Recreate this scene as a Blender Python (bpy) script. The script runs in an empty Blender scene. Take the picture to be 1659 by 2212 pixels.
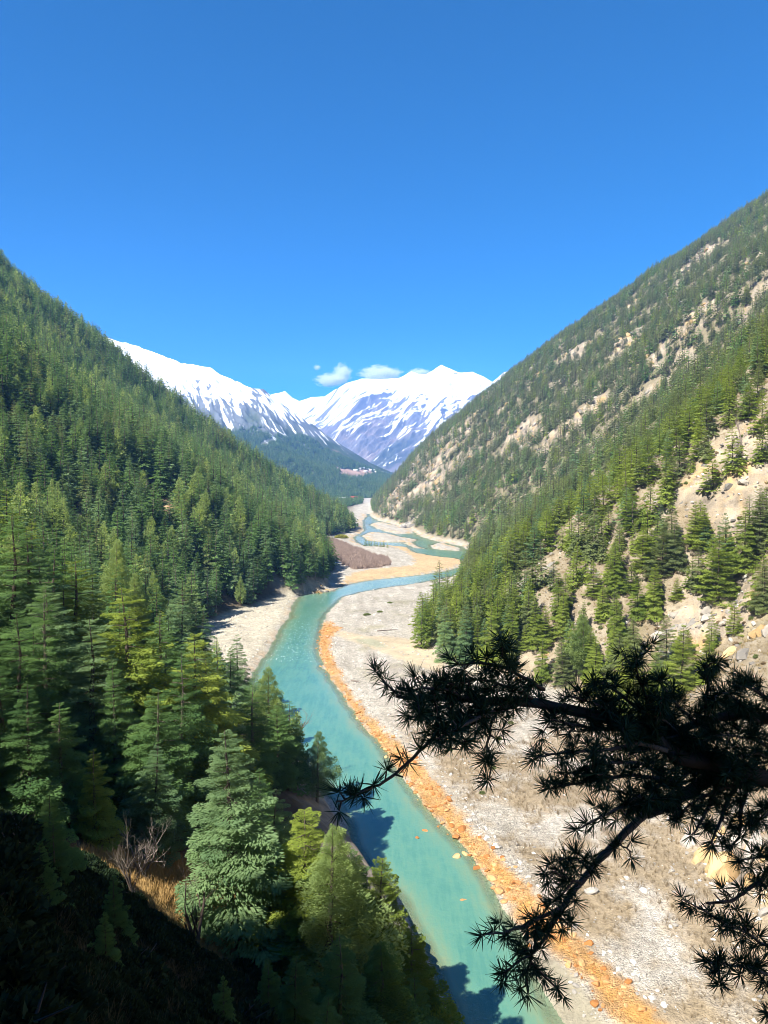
import bpy, math, random
import numpy as np
from mathutils import Vector, Matrix

# ------------------------------------------------------------------ camera, sky, sun, exposure
scene = bpy.context.scene
EYE = 65.0                                   # metres above the river
cam_data = bpy.data.cameras.new('camera')
cam_data.sensor_width = 36.0
cam_data.sensor_height = 36.0
cam_data.sensor_fit = 'AUTO'
cam_data.lens = 26.0
cam_data.clip_start = 0.05
cam_data.clip_end = 40000.0
cam = bpy.data.objects.new('camera', cam_data)
cam.location = (0.0, 0.0, EYE)
cam.rotation_euler = (math.radians(90.0 - 2.478), 0.0, 0.0)
scene.collection.objects.link(cam)
scene.camera = cam

SUN_EL = math.radians(48.0)
SUN_TRAVEL = math.radians(50.0)              # horizontal heading of the light, measured from +X towards +Y
sun_from = Vector((-math.cos(SUN_TRAVEL) * math.cos(SUN_EL), -math.sin(SUN_TRAVEL) * math.cos(SUN_EL), math.sin(SUN_EL)))

world = bpy.data.worlds.new('World')
scene.world = world
world.use_nodes = True
wn, wl = world.node_tree.nodes, world.node_tree.links
wn.clear()
sky = wn.new('ShaderNodeTexSky')
sky.sky_type = 'NISHITA'
sky.sun_disc = False
sky.sun_elevation = SUN_EL
sky.sun_rotation = math.atan2(sun_from.x, sun_from.y)
sky.altitude = 2000.0
sky.air_density = 1.0
sky.dust_density = 0.0
sky.ozone_density = 4.0
hsv = wn.new('ShaderNodeHueSaturation')
hsv.inputs['Saturation'].default_value = 1.65
bg = wn.new('ShaderNodeBackground')
bg.inputs['Strength'].default_value = 0.05
wout = wn.new('ShaderNodeOutputWorld')
wl.new(sky.outputs[0], hsv.inputs['Color'])
wl.new(hsv.outputs[0], bg.inputs['Color'])
wl.new(bg.outputs[0], wout.inputs['Surface'])

sun_data = bpy.data.lights.new('sun', 'SUN')
sun_data.energy = 5.0
sun_data.angle = math.radians(0.5)
sun_data.color = (1.0, 0.95, 0.86)
sun = bpy.data.objects.new('sun', sun_data)
sun.rotation_euler = (-sun_from).to_track_quat('-Z', 'Y').to_euler()
sun.location = (0, 0, 300)
scene.collection.objects.link(sun)

scene.view_settings.view_transform = 'Standard'
scene.view_settings.look = 'None'
scene.view_settings.exposure = 1.65
scene.view_settings.gamma = 1.0
scene.view_settings.use_curve_mapping = False
scene.cycles.use_denoising = True
scene.cycles.filter_width = 0.9
scene.cycles.max_bounces = 6
scene.cycles.diffuse_bounces = 2
scene.cycles.glossy_bounces = 2
scene.cycles.transmission_bounces = 3
scene.cycles.transparent_max_bounces = 8
scene.cycles.volume_bounces = 3
scene.cycles.sample_clamp_indirect = 4.0

# ------------------------------------------------------------------ noise
def _hash(ix, iy, seed):
    h = (ix.astype(np.int64) * 374761393 + iy.astype(np.int64) * 668265263 + seed * 974634777) & 0xFFFFFFFF
    h = ((h ^ (h >> 13)) * 1274126177) & 0xFFFFFFFF
    h = ((h ^ (h >> 16)) * 2246822519) & 0xFFFFFFFF
    return (h ^ (h >> 15)) & 0xFFFFFFFF

def perlin(x, y, seed=0):
    x = np.asarray(x, float); y = np.asarray(y, float)
    ix = np.floor(x); iy = np.floor(y)
    fx = x - ix; fy = y - iy
    u = fx * fx * fx * (fx * (fx * 6 - 15) + 10)
    v = fy * fy * fy * (fy * (fy * 6 - 15) + 10)
    def g(dx, dy):
        a = _hash(ix + dx, iy + dy, seed) * (2 * math.pi / 4294967296.0)
        return np.cos(a) * (fx - dx) + np.sin(a) * (fy - dy)
    a = g(0, 0); b = g(1, 0); c = g(0, 1); d = g(1, 1)
    return 1.5 * ((a + (b - a) * u) * (1 - v) + (c + (d - c) * u) * v)

def fbm(x, y, octaves=4, seed=0, gain=0.5):
    s = 0.0; a = 1.0; f = 1.0; t = 0.0
    for i in range(octaves):
        s = s + a * perlin(x * f, y * f, seed + i * 17)
        t += a; a *= gain; f *= 2.03
    return s / t

def ridged(x, y, octaves=4, seed=0):
    s = 0.0; a = 1.0; f = 1.0; t = 0.0
    for i in range(octaves):
        s = s + a * (1.0 - np.abs(perlin(x * f, y * f, seed + i * 29)) * 1.6)
        t += a; a *= 0.5; f *= 2.1
    return s / t

def sstep(a, b, x):
    t = np.clip((x - a) / (b - a), 0.0, 1.0)
    return t * t * (3 - 2 * t)

def mixc(c, k, col):
    return c + (np.asarray(col)[None, :] - c) * k[:, None]

# ------------------------------------------------------------------ plan of the valley (metres; river level z = 0)
LEFT_FOOT = [(-400, 330), (-200, 170), (-100, 112), (0, 66), (40, 36), (70, 14), (86, 7), (97, 5), (111, 1), (125, -5.5), (140, -9.5), (152, -14),
             (168, -21), (190, -31), (215, -48), (240, -62), (275, -72), (312, -77), (350, -71), (390, -58), (415, -49),
             (432, -33), (445, -34), (470, -35), (520, -33), (565, -38), (660, -50), (720, -55), (800, -62), (860, -50),
             (920, -36), (1000, -37), (1100, -42), (1180, -75), (1350, -230), (1600, -560), (2000, -700), (3200, -700)]
RIGHT_FOOT = [(-400, 420), (-200, 270), (-100, 195), (0, 130), (50, 90), (86, 62), (102, 53), (118, 50), (130, 51), (156, 51), (193, 55), (220, 52), (240, 31),
              (252, 22), (282, 17), (292, 12), (310, 14), (340, 25), (400, 38), (450, 46), (475, 42), (505, 50), (540, 68),
              (566, 76), (600, 86), (635, 88), (731, 84), (790, 62), (850, 47), (954, 39), (1106, 15), (1200, -7),
              (1343, -21), (1600, -30), (1960, -37), (2300, -40), (3200, 60)]
RIVER = [(130, -50), (85, 10), (50, 45), (30, 70), (21.3, 85.9), (20.5, 90.2), (20.2, 95.5), (20.4, 98.4), (19.0, 105.4), (17.9, 111.1), (16.4, 119.1), (14.8, 125.5),
         (11.3, 135.7), (7.7, 146.5), (4.1, 160.7), (0.4, 174.1), (-6.3, 196.6), (-14.3, 228.7), (-20.6, 252.8), (-25.0, 280.2),
         (-26.3, 301.6), (-27.7, 334.0), (-27.3, 361.2), (-24.1, 393.9), (-21.9, 412.0), (-11.1, 428.0), (1.5, 444.3), (18.8, 460.8),
         (30, 474.8), (48, 500), (66, 540), (78, 585), (79.1, 600), (76.3, 615.7), (77.5, 722.7), (54.9, 786.4), (41.7, 850.6), (36.4, 940.1),
         (12.7, 1087.1), (-10.7, 1190.5), (-22.8, 1315.5), (-28, 1420), (-35, 1420), (-30.2, 1343.7), (-34.2, 1190.5), (-26, 940.1), (-32, 862.3),
         (-35.4, 839.2), (-29.6, 776.6), (-18.5, 722.7), (2.5, 731.1), (21.7, 714.4), (27.0, 661.4), (42.6, 628.1), (59.1, 609.7),
         (66.6, 586.7), (60, 556), (44, 525), (25.9, 505.7), (12.0, 493.7), (-4.4, 482.2), (-17.9, 467.7), (-26.4, 447.5), (-30.0, 431.9),
         (-47.8, 414.6), (-47.7, 392.3), (-46.9, 368.3), (-44.9, 345.1), (-45.8, 318.6), (-44.0, 284.5), (-44.4, 259.5), (-43.7, 236.0),
         (-37.4, 210.3), (-28.4, 188.7), (-19.5, 168.0), (-12.3, 151.7), (-8.2, 140.3), (-4.4, 124.7), (2.0, 111.4), (3.5, 107.1),
         (6.1, 96.4), (7.4, 89.6), (7.8, 85.9), (13, 73), (33, 46), (63, 5), (106, -55)]
BARS = [[(-20.7, 1068.6), (-14.8, 1126.3), (1.5, 1126.3), (16.7, 1050.6), (35.5, 969.3), (35.7, 899.6), (17.8, 886.8), (3.2, 926.2), (-8.9, 984.5)],
        [(-25.7, 862.3), (-16.0, 926.2), (3.1, 899.6), (20.3, 839.2), (36.2, 806.7), (30.1, 776.6), (12.2, 767.1), (-7.0, 776.6), (-18.8, 796.4)],
        [(20.7, 757.8), (28.4, 776.6), (32.5, 722.7), (38.6, 698.4), (29.1, 704.4)],
        [(45.8, 731.1), (60.7, 776.6), (64.0, 739.8), (72.8, 706.3), (69.0, 675.7), (56.2, 683.1), (45.9, 698.4)]]
ORANGE = [[(55, 52), (33.3, 85.9), (31.1, 92.2), (27.8, 100.2), (23.8, 112.6), (17.9, 130.4), (15.0, 141.5), (9.7, 162.3), (3.2, 181.7), (-3.3, 199.0), (-11.8, 231.9),
           (-20.0, 277.7), (-21, 305), (-17, 316), (-20.2, 320.7), (-24.5, 336), (-29, 336), (-28, 301.6), (-26.0, 280.2), (-21.6, 252.8), (-15.3, 228.7),
           (-7.3, 196.6), (-1, 174.1), (3.1, 160.7), (6.7, 146.5), (10.3, 135.7), (13.8, 125.5), (17.9, 112), (19.5, 103), (23.1, 96.6), (25.0, 92.2), (26.0, 85.9), (40, 62)],
          [(2.5, 722.7), (21.7, 714.4), (27.0, 661.4), (42.6, 628.1), (59.1, 609.7), (65.4, 575.9), (52.9, 545.6), (25.9, 505.7), (-4.4, 482.2),
           (-17.9, 467.7), (-27.5, 450.7), (-22.3, 501.7), (-4.8, 527.1), (20.0, 545.6), (24.0, 586.7), (18.7, 661.4)]]
SANDTRACK = [(-25.6, 320.3), (-17.1, 310.6), (-7.7, 298.6), (4.7, 295.8), (17.6, 284.9), (21, 250.2), (18, 240), (6.3, 256.6), (-2.5, 272.3), (-12.3, 290.2), (-21.2, 304.5)]
POND = [(-11.8, 293.0), (-7.6, 295.8), (-2.6, 290.2), (1.0, 279.7), (0.4, 275.9), (-4.9, 279.7), (-9.8, 287.5)]
WILLOW = [(-62, 796.4), (-39.5, 722.7), (-16.3, 634.5), (2.0, 586.7), (4.1, 545.6), (-9.2, 527.1), (-21.9, 518.4), (-34.0, 565.4), (-47.1, 661.4)]

def sdist(X, Y, poly):
    """signed distance to a closed polygon, negative inside"""
    P = np.asarray(poly, float)
    d2 = np.full(X.shape, 1e18); inside = np.zeros(X.shape, bool)
    n = len(P)
    for i in range(n):
        ax, ay = P[i]; bx, by = P[(i + 1) % n]
        ex, ey = bx - ax, by - ay
        px, py = X - ax, Y - ay
        t = np.clip((px * ex + py * ey) / (ex * ex + ey * ey + 1e-12), 0, 1)
        dx = px - ex * t; dy = py - ey * t
        d2 = np.minimum(d2, dx * dx + dy * dy)
        c = (ay > Y) != (by > Y)
        with np.errstate(divide='ignore', invalid='ignore'):
            xi = ax + (Y - ay) * ex / (ey if ey != 0 else 1e-12)
        inside ^= c & (X < xi)
    return np.where(inside, -1, 1) * np.sqrt(d2)

_lf = np.array(LEFT_FOOT); _rf = np.array(RIGHT_FOOT)
def smooth_interp(t, xs, ys):
    s = 0.0
    for o in (-9, -4, 0, 4, 9):
        s = s + np.interp(t + o, xs, ys)
    return s / 5.0

def water_sd(X, Y):
    wob = 0.9 * fbm(X / 9.0, Y / 9.0, 3, 5) * sstep(40, 120, Y) * (1 + Y / 300.0)
    sd = sdist(X, Y, RIVER) + wob
    for b in BARS:
        sd = np.maximum(sd, -(sdist(X, Y, b) + wob))
    return sd

def terrain(X, Y, full=False):
    """height of the near valley, and where asked the colour of its ground"""
    X = np.asarray(X, float); Y = np.asarray(Y, float)
    xl = smooth_interp(Y, _lf[:, 0], _lf[:, 1]) + 2.5 * fbm(Y / 35.0, Y * 0 + 3.3, 3, 41) * sstep(170, 260, Y)
    xr = smooth_interp(Y, _rf[:, 0], _rf[:, 1]) + 3.0 * fbm(Y / 30.0, Y * 0 + 9.1, 3, 43)
    sd = water_sd(X, Y)
    # flats and river bed
    flat = np.where(sd > 0, 0.10 + 0.9 * sstep(0, 5, sd) + 0.8 * sstep(5, 26, sd), np.maximum(-0.22 * -sd, -1.8) - 0.03)
    bump = fbm(X / 5.0, Y / 5.0, 4, 11)
    flat = flat + bump * 0.28 * sstep(0.5, 6, sd) + 0.10 * fbm(X / 1.1, Y / 1.1, 2, 12) * sstep(-2, 2, sd)
    # left hillside
    ul = xl - X
    pl = np.interp(ul, [0, 30, 60, 106, 231, 331, 482, 800, 1300], [0, 18, 36, 66, 150, 234, 353, 610, 900])
    cliff = sstep(55, 80, Y) * (1 - sstep(150, 200, Y)) + 0.8 * sstep(395, 415, Y) * (1 - sstep(455, 490, Y))
    pl = pl + cliff * np.interp(ul, [-1, 0.5, 4, 10, 30, 60], [0, 0.6, 5.0, 6.0, 3.0, 0])
    k = np.interp(Y, [-200, -60, 0, 90], [1.75, 1.66, 1.50, 1.0])
    pl = pl + (k - 1.0) * np.interp(ul, [0, 30, 60, 75], [0, 18, 36, 46])
    ln = fbm(X / 60.0, Y / 60.0, 5, 21) * np.clip(ul * 0.09, 0, 14) + fbm(X / 9.0, Y / 9.0, 3, 22) * np.clip(ul * 0.08, 0, 1.1)
    drop = np.maximum(Y - 1010 - 60 * fbm(X / 160.0, X * 0, 3, 23), 0)
    pl = np.where(ul > 0, pl + ln * sstep(60, 110, np.hypot(X, Y)), 0) - 0.85 * drop * sstep(0, 60, ul)
    pl = np.maximum(pl, np.where(ul > 0, -2 + 0 * pl, 0))
    # right hillside
    ur = X - xr
    near = np.interp(ur, [0, 50, 100, 200, 356, 600, 969, 1300, 2200], [0, 35, 74, 160, 300, 480, 735, 930, 1300])
    far = np.interp(ur, [0, 30, 123, 356, 600, 969, 1300, 2200], [0, 33, 138, 326, 495, 735, 930, 1300])
    pr = near + (far - near) * sstep(800, 1500, Y)
    gul = fbm(X / 90.0, Y / 55.0, 5, 31) * np.clip(ur * 0.12, 0, 20) + fbm(X / 14.0, Y / 10.0, 3, 32) * np.clip(ur * 0.14, 0, 2.4) + (ridged(X / 4.5, Y / 7.0, 3, 35) - 0.6) * np.clip(ur * 0.06, 0, 1.1)
    rk = rock_mask(X, Y, ur)
    crag = ridged(X / 26.0 + Y / 60.0, Y / 18.0 - X / 60.0, 4, 33) - 0.62
    cell = ridged(X / 6.0, Y / 9.0, 3, 36) - 0.6
    gul = gul + rk * (crag * np.clip(3.0 + ur * 0.04, 0, 11) + cell * np.clip(0.8 + ur * 0.004, 0, 2.2))
    dropr = np.maximum(Y - 1930 - 90 * fbm(X / 200.0, X * 0 + 4, 3, 34), 0)
    pr = np.where(ur > 0, pr + gul * sstep(0, 14, ur), 0) - 0.8 * dropr * sstep(0, 60, ur)
    pr = np.maximum(pr, np.where(ur > 0, -2 + 0 * pr, 0))
    z = flat * np.where((ul > 0) | (ur > 0), 1 - sstep(0, 6, np.maximum(ul, ur)), 1.0) + pl + pr
    z = np.where(sd < 0.0, np.minimum(z, flat), z)
    rr = np.hypot(X, Y + 0.6)
    z = np.where(rr < 6.0, np.maximum(np.minimum(z, 63.35), 63.35 - 2.6 * np.maximum(rr - 1.7, 0)), z)
    if not full:
        return z
    return dict(z=z, sd=sd, ul=ul, ur=ur, rk=rk, cliff=cliff, bump=bump, crag=crag)

def rock_mask(X, Y, ur):
    """bare rock on the right hillside: bands that run down the slope plus the crags over the river"""
    n = fbm(X / 75.0 - Y / 200.0, Y / 60.0 + X / 150.0, 4, 51)
    m = sstep(0.04, 0.24, n) * sstep(15, 60, ur)
    toe = sstep(1000, 1150, Y) * (1 - sstep(1750, 1900, Y)) * sstep(0, 12, ur) * (1 - sstep(90, 190, ur)) * sstep(-0.35, 0.1, fbm(X / 50.0, Y / 70.0, 3, 53))
    m = np.maximum(m, toe)
    knob = sstep(26, 12, np.hypot(X - 34 - 0, (Y - 1010) * 0.5))
    m = np.maximum(m, knob)
    ledge = sstep(17, 8, np.hypot((X - 92), (Y - 205) * 0.8))
    ledge2 = sstep(22, 12, np.hypot((X - 60), (Y - 112) * 1.0))
    ledge3 = sstep(22, 9, np.hypot((X - 38), (Y - 262) * 0.9))
    m = np.maximum.reduce([m, ledge, ledge2, ledge3 * 0.8])
    return m * (ur > 0)

# ------------------------------------------------------------------ mesh and object helpers
COL = scene.collection
LIB = bpy.data.collections.new('library')          # never linked to the scene: source meshes of the instanced masses

def make_mesh(name, V, F, smooth=False):
    V = np.ascontiguousarray(V, dtype=np.float32).reshape(-1, 3)
    F = np.ascontiguousarray(F, dtype=np.int32)
    n, k = F.shape
    me = bpy.data.meshes.new(name)
    me.vertices.add(len(V)); me.vertices.foreach_set('co', V.ravel())
    me.loops.add(n * k); me.loops.foreach_set('vertex_index', F.ravel())
    me.polygons.add(n); me.polygons.foreach_set('loop_start', np.arange(0, n * k, k, dtype=np.int32))
    if smooth:
        me.polygons.foreach_set('use_smooth', np.ones(n, dtype=bool))
    me.update(calc_edges=True)
    return me

def set_colour(me, name, rgb):
    a = me.attributes.new(name, 'FLOAT_COLOR', 'POINT')
    c = np.ones((len(me.vertices), 4), dtype=np.float32); c[:, :3] = rgb
    a.data.foreach_set('color', c.ravel())

def set_float(me, name, v):
    a = me.attributes.new(name, 'FLOAT', 'POINT')
    a.data.foreach_set('value', np.ascontiguousarray(v, dtype=np.float32))

def link(name, data, parent=None, mat=None):
    o = bpy.data.objects.new(name, data)
    COL.objects.link(o)
    if parent is not None:
        o.parent = parent
    if mat is not None and len(data.materials) == 0:
        data.materials.append(mat)
    return o

def empty(name, loc, rz=0.0):
    o = bpy.data.objects.new(name, None)
    o.empty_display_size = 0.3
    o.location = loc; o.rotation_euler = (0, 0, rz)
    COL.objects.link(o)
    return o

def tag(o, label=None, cat=None, group=None, kind=None):
    if label: o['label'] = label
    if cat: o['category'] = cat
    if group: o['group'] = group
    if kind: o['kind'] = kind
    return o

def tube(points, radii, sides=6):
    """a bent tapering tube through the points, closed at the tip"""
    P = np.asarray(points, float); m = len(P)
    T = np.gradient(P, axis=0); T /= np.linalg.norm(T, axis=1)[:, None] + 1e-12
    ref = np.array([0.31, 0.17, 0.93])
    A = np.cross(T, ref); A /= np.linalg.norm(A, axis=1)[:, None] + 1e-9
    B = np.cross(T, A)
    a = np.arange(sides) * 2 * math.pi / sides
    V = P[:, None, :] + np.asarray(radii)[:, None, None] * (np.cos(a)[None, :, None] * A[:, None, :] + np.sin(a)[None, :, None] * B[:, None, :])
    F = []
    for i in range(m - 1):
        for j in range(sides):
            k = (j + 1) % sides
            F.append((i * sides + j, i * sides + k, (i + 1) * sides + k, (i + 1) * sides + j))
    return V.reshape(-1, 3), np.array(F, dtype=np.int32)

def join(parts):
    Vs, Fs, o = [], [], 0
    for V, F in parts:
        Vs.append(V); Fs.append(np.asarray(F) + o); o += len(V)
    return np.concatenate(Vs), np.concatenate(Fs)

# ------------------------------------------------------------------ materials
class Mat:
    def __init__(self, name):
        self.m = bpy.data.materials.new(name); self.m.use_nodes = True
        self.n = self.m.node_tree.nodes; self.l = self.m.node_tree.links
        self.n.clear()
        self.out = self.n.new('ShaderNodeOutputMaterial')
    def node(self, t, **kw):
        x = self.n.new(t)
        for k, v in kw.items():
            if k.startswith('_'):
                setattr(x, k[1:], v)
            else:
                x.inputs[k.replace('__', ' ')].default_value = v
        return x
    def link(self, a, b): self.l.new(a, b)
    def noise(self, scale, detail=4, rough=0.55, vec=None):
        x = self.node('ShaderNodeTexNoise', Scale=scale, Detail=detail, Roughness=rough)
        if vec is not None: self.link(vec, x.inputs['Vector'])
        return x.outputs['Fac']
    def ramp(self, fac, stops):
        x = self.n.new('ShaderNodeValToRGB'); e = x.color_ramp.elements
        e[0].position, e[0].color = stops[0][0], (*stops[0][1], 1)
        e[1].position, e[1].color = stops[-1][0], (*stops[-1][1], 1)
        for p, c in stops[1:-1]:
            q = e.new(p); q.color = (*c, 1)
        self.link(fac, x.inputs['Fac']); return x.outputs['Color']
    def mix(self, fac, a, b, mode='MIX'):
        x = self.n.new('ShaderNodeMix'); x.data_type = 'RGBA'; x.blend_type = mode
        for s, v in ((x.inputs[0], fac), (x.inputs[6], a), (x.inputs[7], b)):
            if isinstance(v, (int, float)): s.default_value = v
            elif isinstance(v, tuple): s.default_value = (*v, 1)
            else: self.link(v, s)
        return x.outputs[2]
    def math(self, op, a, b=None, c=None):
        x = self.n.new('ShaderNodeMath'); x.operation = op
        for i, v in enumerate((a, b, c)):
            if v is None: continue
            if isinstance(v, (int, float)): x.inputs[i].default_value = v
            else: self.link(v, x.inputs[i])
        return x.outputs[0]
    def attr(self, name): return self.node('ShaderNodeAttribute', _attribute_name=name)
    def pos(self): return self.node('ShaderNodeNewGeometry').outputs['Position']
    def principled(self, colour, rough=0.9, spec=0.2, bump=None, strength=0.5, dist=0.1):
        p = self.node('ShaderNodeBsdfPrincipled', Roughness=rough)
        p.inputs['Specular IOR Level'].default_value = spec
        if isinstance(colour, tuple): p.inputs['Base Color'].default_value = (*colour, 1)
        else: self.link(colour, p.inputs['Base Color'])
        if bump is not None:
            b = self.node('ShaderNodeBump', Strength=strength, Distance=dist)
            self.link(bump, b.inputs['Height']); self.link(b.outputs[0], p.inputs['Normal'])
        return p
    def done(self, shader):
        self.link(shader, self.out.inputs['Surface']); return self.m

def ground_material():
    M = Mat('valley_ground')
    pos = M.pos()
    c = M.attr('ground_colour').outputs['Color']
    g = M.attr('gravel').outputs['Fac']
    rk = M.attr('rock').outputs['Fac']
    n1 = M.noise(0.35, 5, 0.6, pos); n2 = M.noise(2.2, 4, 0.65, pos); n3 = M.noise(0.05, 4, 0.55, pos)
    v = M.node('ShaderNodeTexVoronoi', Scale=1.7); M.link(pos, v.inputs['Vector'])
    v2 = M.node('ShaderNodeTexVoronoi', Scale=4.2); M.link(pos, v2.inputs['Vector'])
    sep = M.node('ShaderNodeSeparateColor'); M.link(v.outputs['Color'], sep.inputs[0])
    sep2 = M.node('ShaderNodeSeparateColor'); M.link(v2.outputs['Color'], sep2.inputs[0])
    k = M.math('ADD', M.math('MULTIPLY', n1, 0.8), M.math('MULTIPLY', n2, 0.7))
    k = M.math('ADD', k, M.math('MULTIPLY', n3, 0.5))                      # about 1.0 on average
    peb = M.math('ADD', M.math('MULTIPLY', sep.outputs[0], 0.35), M.math('MULTIPLY', sep2.outputs[0], 0.55))
    peb = M.math('ADD', peb, 0.55)
    k2 = M.math('ADD', M.math('MULTIPLY', M.math('SUBTRACT', peb, 1.0), g), 1.0)
    val = M.math('MULTIPLY', k, k2)
    comb = M.node('ShaderNodeCombineColor')
    for i in range(3): M.link(val, comb.inputs[i])
    col = M.mix(1.0, c, comb.outputs[0], 'MULTIPLY')
    # rusty and grey veins on the crags
    vein = M.ramp(M.noise(0.16, 6, 0.7, pos), [(0.30, (0.45, 0.43, 0.42)), (0.5, (1.0, 0.96, 0.9)), (0.7, (1.3, 1.12, 0.85))])
    col = M.mix(rk, col, M.mix(1.0, col, vein, 'MULTIPLY'))
    h = M.math('ADD', M.math('MULTIPLY', n2, 0.5), M.math('MULTIPLY', n1, 0.9))
    h = M.math('ADD', h, M.math('MULTIPLY', M.math('MULTIPLY', M.math('SUBTRACT', 1.0, v2.outputs['Distance']), g), 0.35))
    p = M.principled(col, 0.95, 0.1, h, 1.0, 0.6)
    return M.done(p.outputs[0])

def foliage_material(name, dark, light, trans=0.48):
    M = Mat(name)
    t = M.attr('tint').outputs['Fac']
    oi = M.node('ShaderNodeObjectInfo')
    f = M.math('ADD', M.math('MULTIPLY', t, 0.52), M.math('MULTIPLY', oi.outputs['Random'], 0.48))
    c = M.mix(f, dark, light)
    d = M.node('ShaderNodeBsdfDiffuse'); M.link(c, d.inputs['Color'])
    tr = M.node('ShaderNodeBsdfTranslucent'); M.link(M.mix(1.0, c, (1.15, 1.1, 0.6), 'MULTIPLY'), tr.inputs['Color'])
    ms = M.node('ShaderNodeMixShader', Fac=trans)
    M.link(d.outputs[0], ms.inputs[1]); M.link(tr.outputs[0], ms.inputs[2])
    return M.done(ms.outputs[0])

def plain_noise_material(name, a, b, scale=6.0, rough=0.9, bump=0.4, dist=0.03, use_object=True, spec=0.2):
    M = Mat(name)
    tc = M.node('ShaderNodeTexCoord').outputs['Object']
    n = M.noise(scale, 5, 0.6, tc)
    f = n
    if use_object:
        oi = M.node('ShaderNodeObjectInfo')
        f = M.math('ADD', M.math('MULTIPLY', n, 0.7), M.math('MULTIPLY', M.math('SUBTRACT', oi.outputs['Random'], 0.5), 0.7))
    c = M.mix(M.ramp(f, [(0.25, (0, 0, 0)), (0.75, (1, 1, 1))]), a, b)
    return M.done(M.principled(c, rough, spec, n, bump, dist).outputs[0])

def attr_material(name, attr, rough=0.9, spec=0.1, scale=0.02, amount=0.5, bump=0.0, dist=10.0):
    M = Mat(name)
    pos = M.pos(); n = M.noise(scale, 5, 0.65, pos)
    k = M.math('ADD', M.math('MULTIPLY', n, amount * 2), 1 - amount)
    comb = M.node('ShaderNodeCombineColor')
    for i in range(3): M.link(k, comb.inputs[i])
    c = M.mix(1.0, M.attr(attr).outputs['Color'], comb.outputs[0], 'MULTIPLY')
    return M.done(M.principled(c, rough, spec, n, bump, dist).outputs[0])

def water_material():
    M = Mat('glacial_water')
    pos = M.pos()
    d = M.attr('depth').outputs['Fac']
    n = M.noise(0.09, 4, 0.6, pos); n2 = M.noise(0.8, 3, 0.6, pos)
    dd = M.math('ADD', M.math('MULTIPLY', d, 0.8), M.math('MULTIPLY', M.math('SUBTRACT', M.math('ADD', M.math('MULTIPLY', n, .7), M.math('MULTIPLY', n2, .3)), 0.42), 0.9))
    fm = M.node('ShaderNodeMapping'); fm.inputs['Scale'].default_value = (0.75, 0.085, 1); fm.inputs['Rotation'].default_value = (0, 0, 0.16); M.link(pos, fm.inputs['Vector'])
    fl = M.noise(1.0, 5, 0.65, fm.outputs[0])
    dd = M.math('ADD', dd, M.math('MULTIPLY', M.math('SUBTRACT', fl, 0.5), 0.9))
    col = M.ramp(dd, [(0.0, (0.20, 0.185, 0.105)), (0.22, (0.145, 0.190, 0.105)), (0.5, (0.105, 0.195, 0.125)), (0.8, (0.078, 0.190, 0.135)), (1.0, (0.058, 0.165, 0.125))])
    ripple = M.math('ADD', M.math('MULTIPLY', fl, 0.8), M.noise(1.6, 3, 0.6, pos))
    ripple = M.math('ADD', ripple, M.math('MULTIPLY', M.noise(5.0, 2, 0.5, pos), 0.4))
    p = M.principled(col, 0.12, 0.5, ripple, 0.55, 0.10)
    # broken white water in the rapid above the beach
    sep = M.node('ShaderNodeSeparateXYZ'); M.link(pos, sep.inputs[0])
    band = M.math('MULTIPLY', M.math('GREATER_THAN', sep.outputs[1], 262.0), M.math('LESS_THAN', sep.outputs[1], 420.0))
    sc = M.node('ShaderNodeMapping'); sc.inputs['Scale'].default_value = (1.5, 0.45, 1); M.link(pos, sc.inputs['Vector'])
    fo = M.noise(1.0, 5, 0.7, sc.outputs[0])
    foam = M.math('MULTIPLY', M.ramp(fo, [(0.585, (0, 0, 0)), (0.70, (0.75, 0.75, 0.75))]), band)
    fd = M.node('ShaderNodeBsdfDiffuse'); fd.inputs['Color'].default_value = (0.75, 0.8, 0.78, 1)
    m1 = M.node('ShaderNodeMixShader'); M.link(foam, m1.inputs[0]); M.link(p.outputs[0], m1.inputs[1]); M.link(fd.outputs[0], m1.inputs[2])
    # the bed shows through at the edges
    tr = M.node('ShaderNodeBsdfTransparent'); tr.inputs['Color'].default_value = (0.75, 0.92, 0.85, 1)
    cl = M.ramp(d, [(0.0, (0.85, 0.85, 0.85)), (0.42, (0.0, 0.0, 0.0))])
    m2 = M.node('ShaderNodeMixShader'); M.link(cl, m2.inputs[0]); M.link(m1.outputs[0], m2.inputs[1]); M.link(tr.outputs[0], m2.inputs[2])
    return M.done(m2.outputs[0])

MG = ground_material()
MW = water_material()
BARK = plain_noise_material('cedar_bark', (0.06, 0.045, 0.035), (0.16, 0.13, 0.10), 14.0)
PALE_BARK = plain_noise_material('bleached_wood', (0.20, 0.16, 0.13), (0.42, 0.37, 0.32), 10.0)
FOL = {
    'deep':   foliage_material('cedar_needles_deep', (0.052, 0.112, 0.042), (0.185, 0.300, 0.095)),
    'blue':   foliage_material('cedar_needles_blue', (0.078, 0.150, 0.075), (0.250, 0.355, 0.160)),
    'yellow': foliage_material('cedar_needles_yellow', (0.100, 0.160, 0.028), (0.320, 0.385, 0.078)),
    'pale':   foliage_material('pine_needles_pale', (0.140, 0.215, 0.075), (0.380, 0.465, 0.175)),
    'grey':   foliage_material('cedar_needles_grey', (0.100, 0.125, 0.068), (0.235, 0.270, 0.160)),
    'olive':  foliage_material('cedar_needles_olive', (0.095, 0.130, 0.050), (0.255, 0.300, 0.120)),
}
STONE = plain_noise_material('pale_stone', (0.25, 0.23, 0.20), (0.52, 0.49, 0.44), 1.6, 0.9, 0.5, 0.08)
RUST_STONE = plain_noise_material('rust_stained_stone', (0.27, 0.115, 0.035), (0.47, 0.31, 0.15), 1.6, 0.9, 0.5, 0.08)

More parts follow.
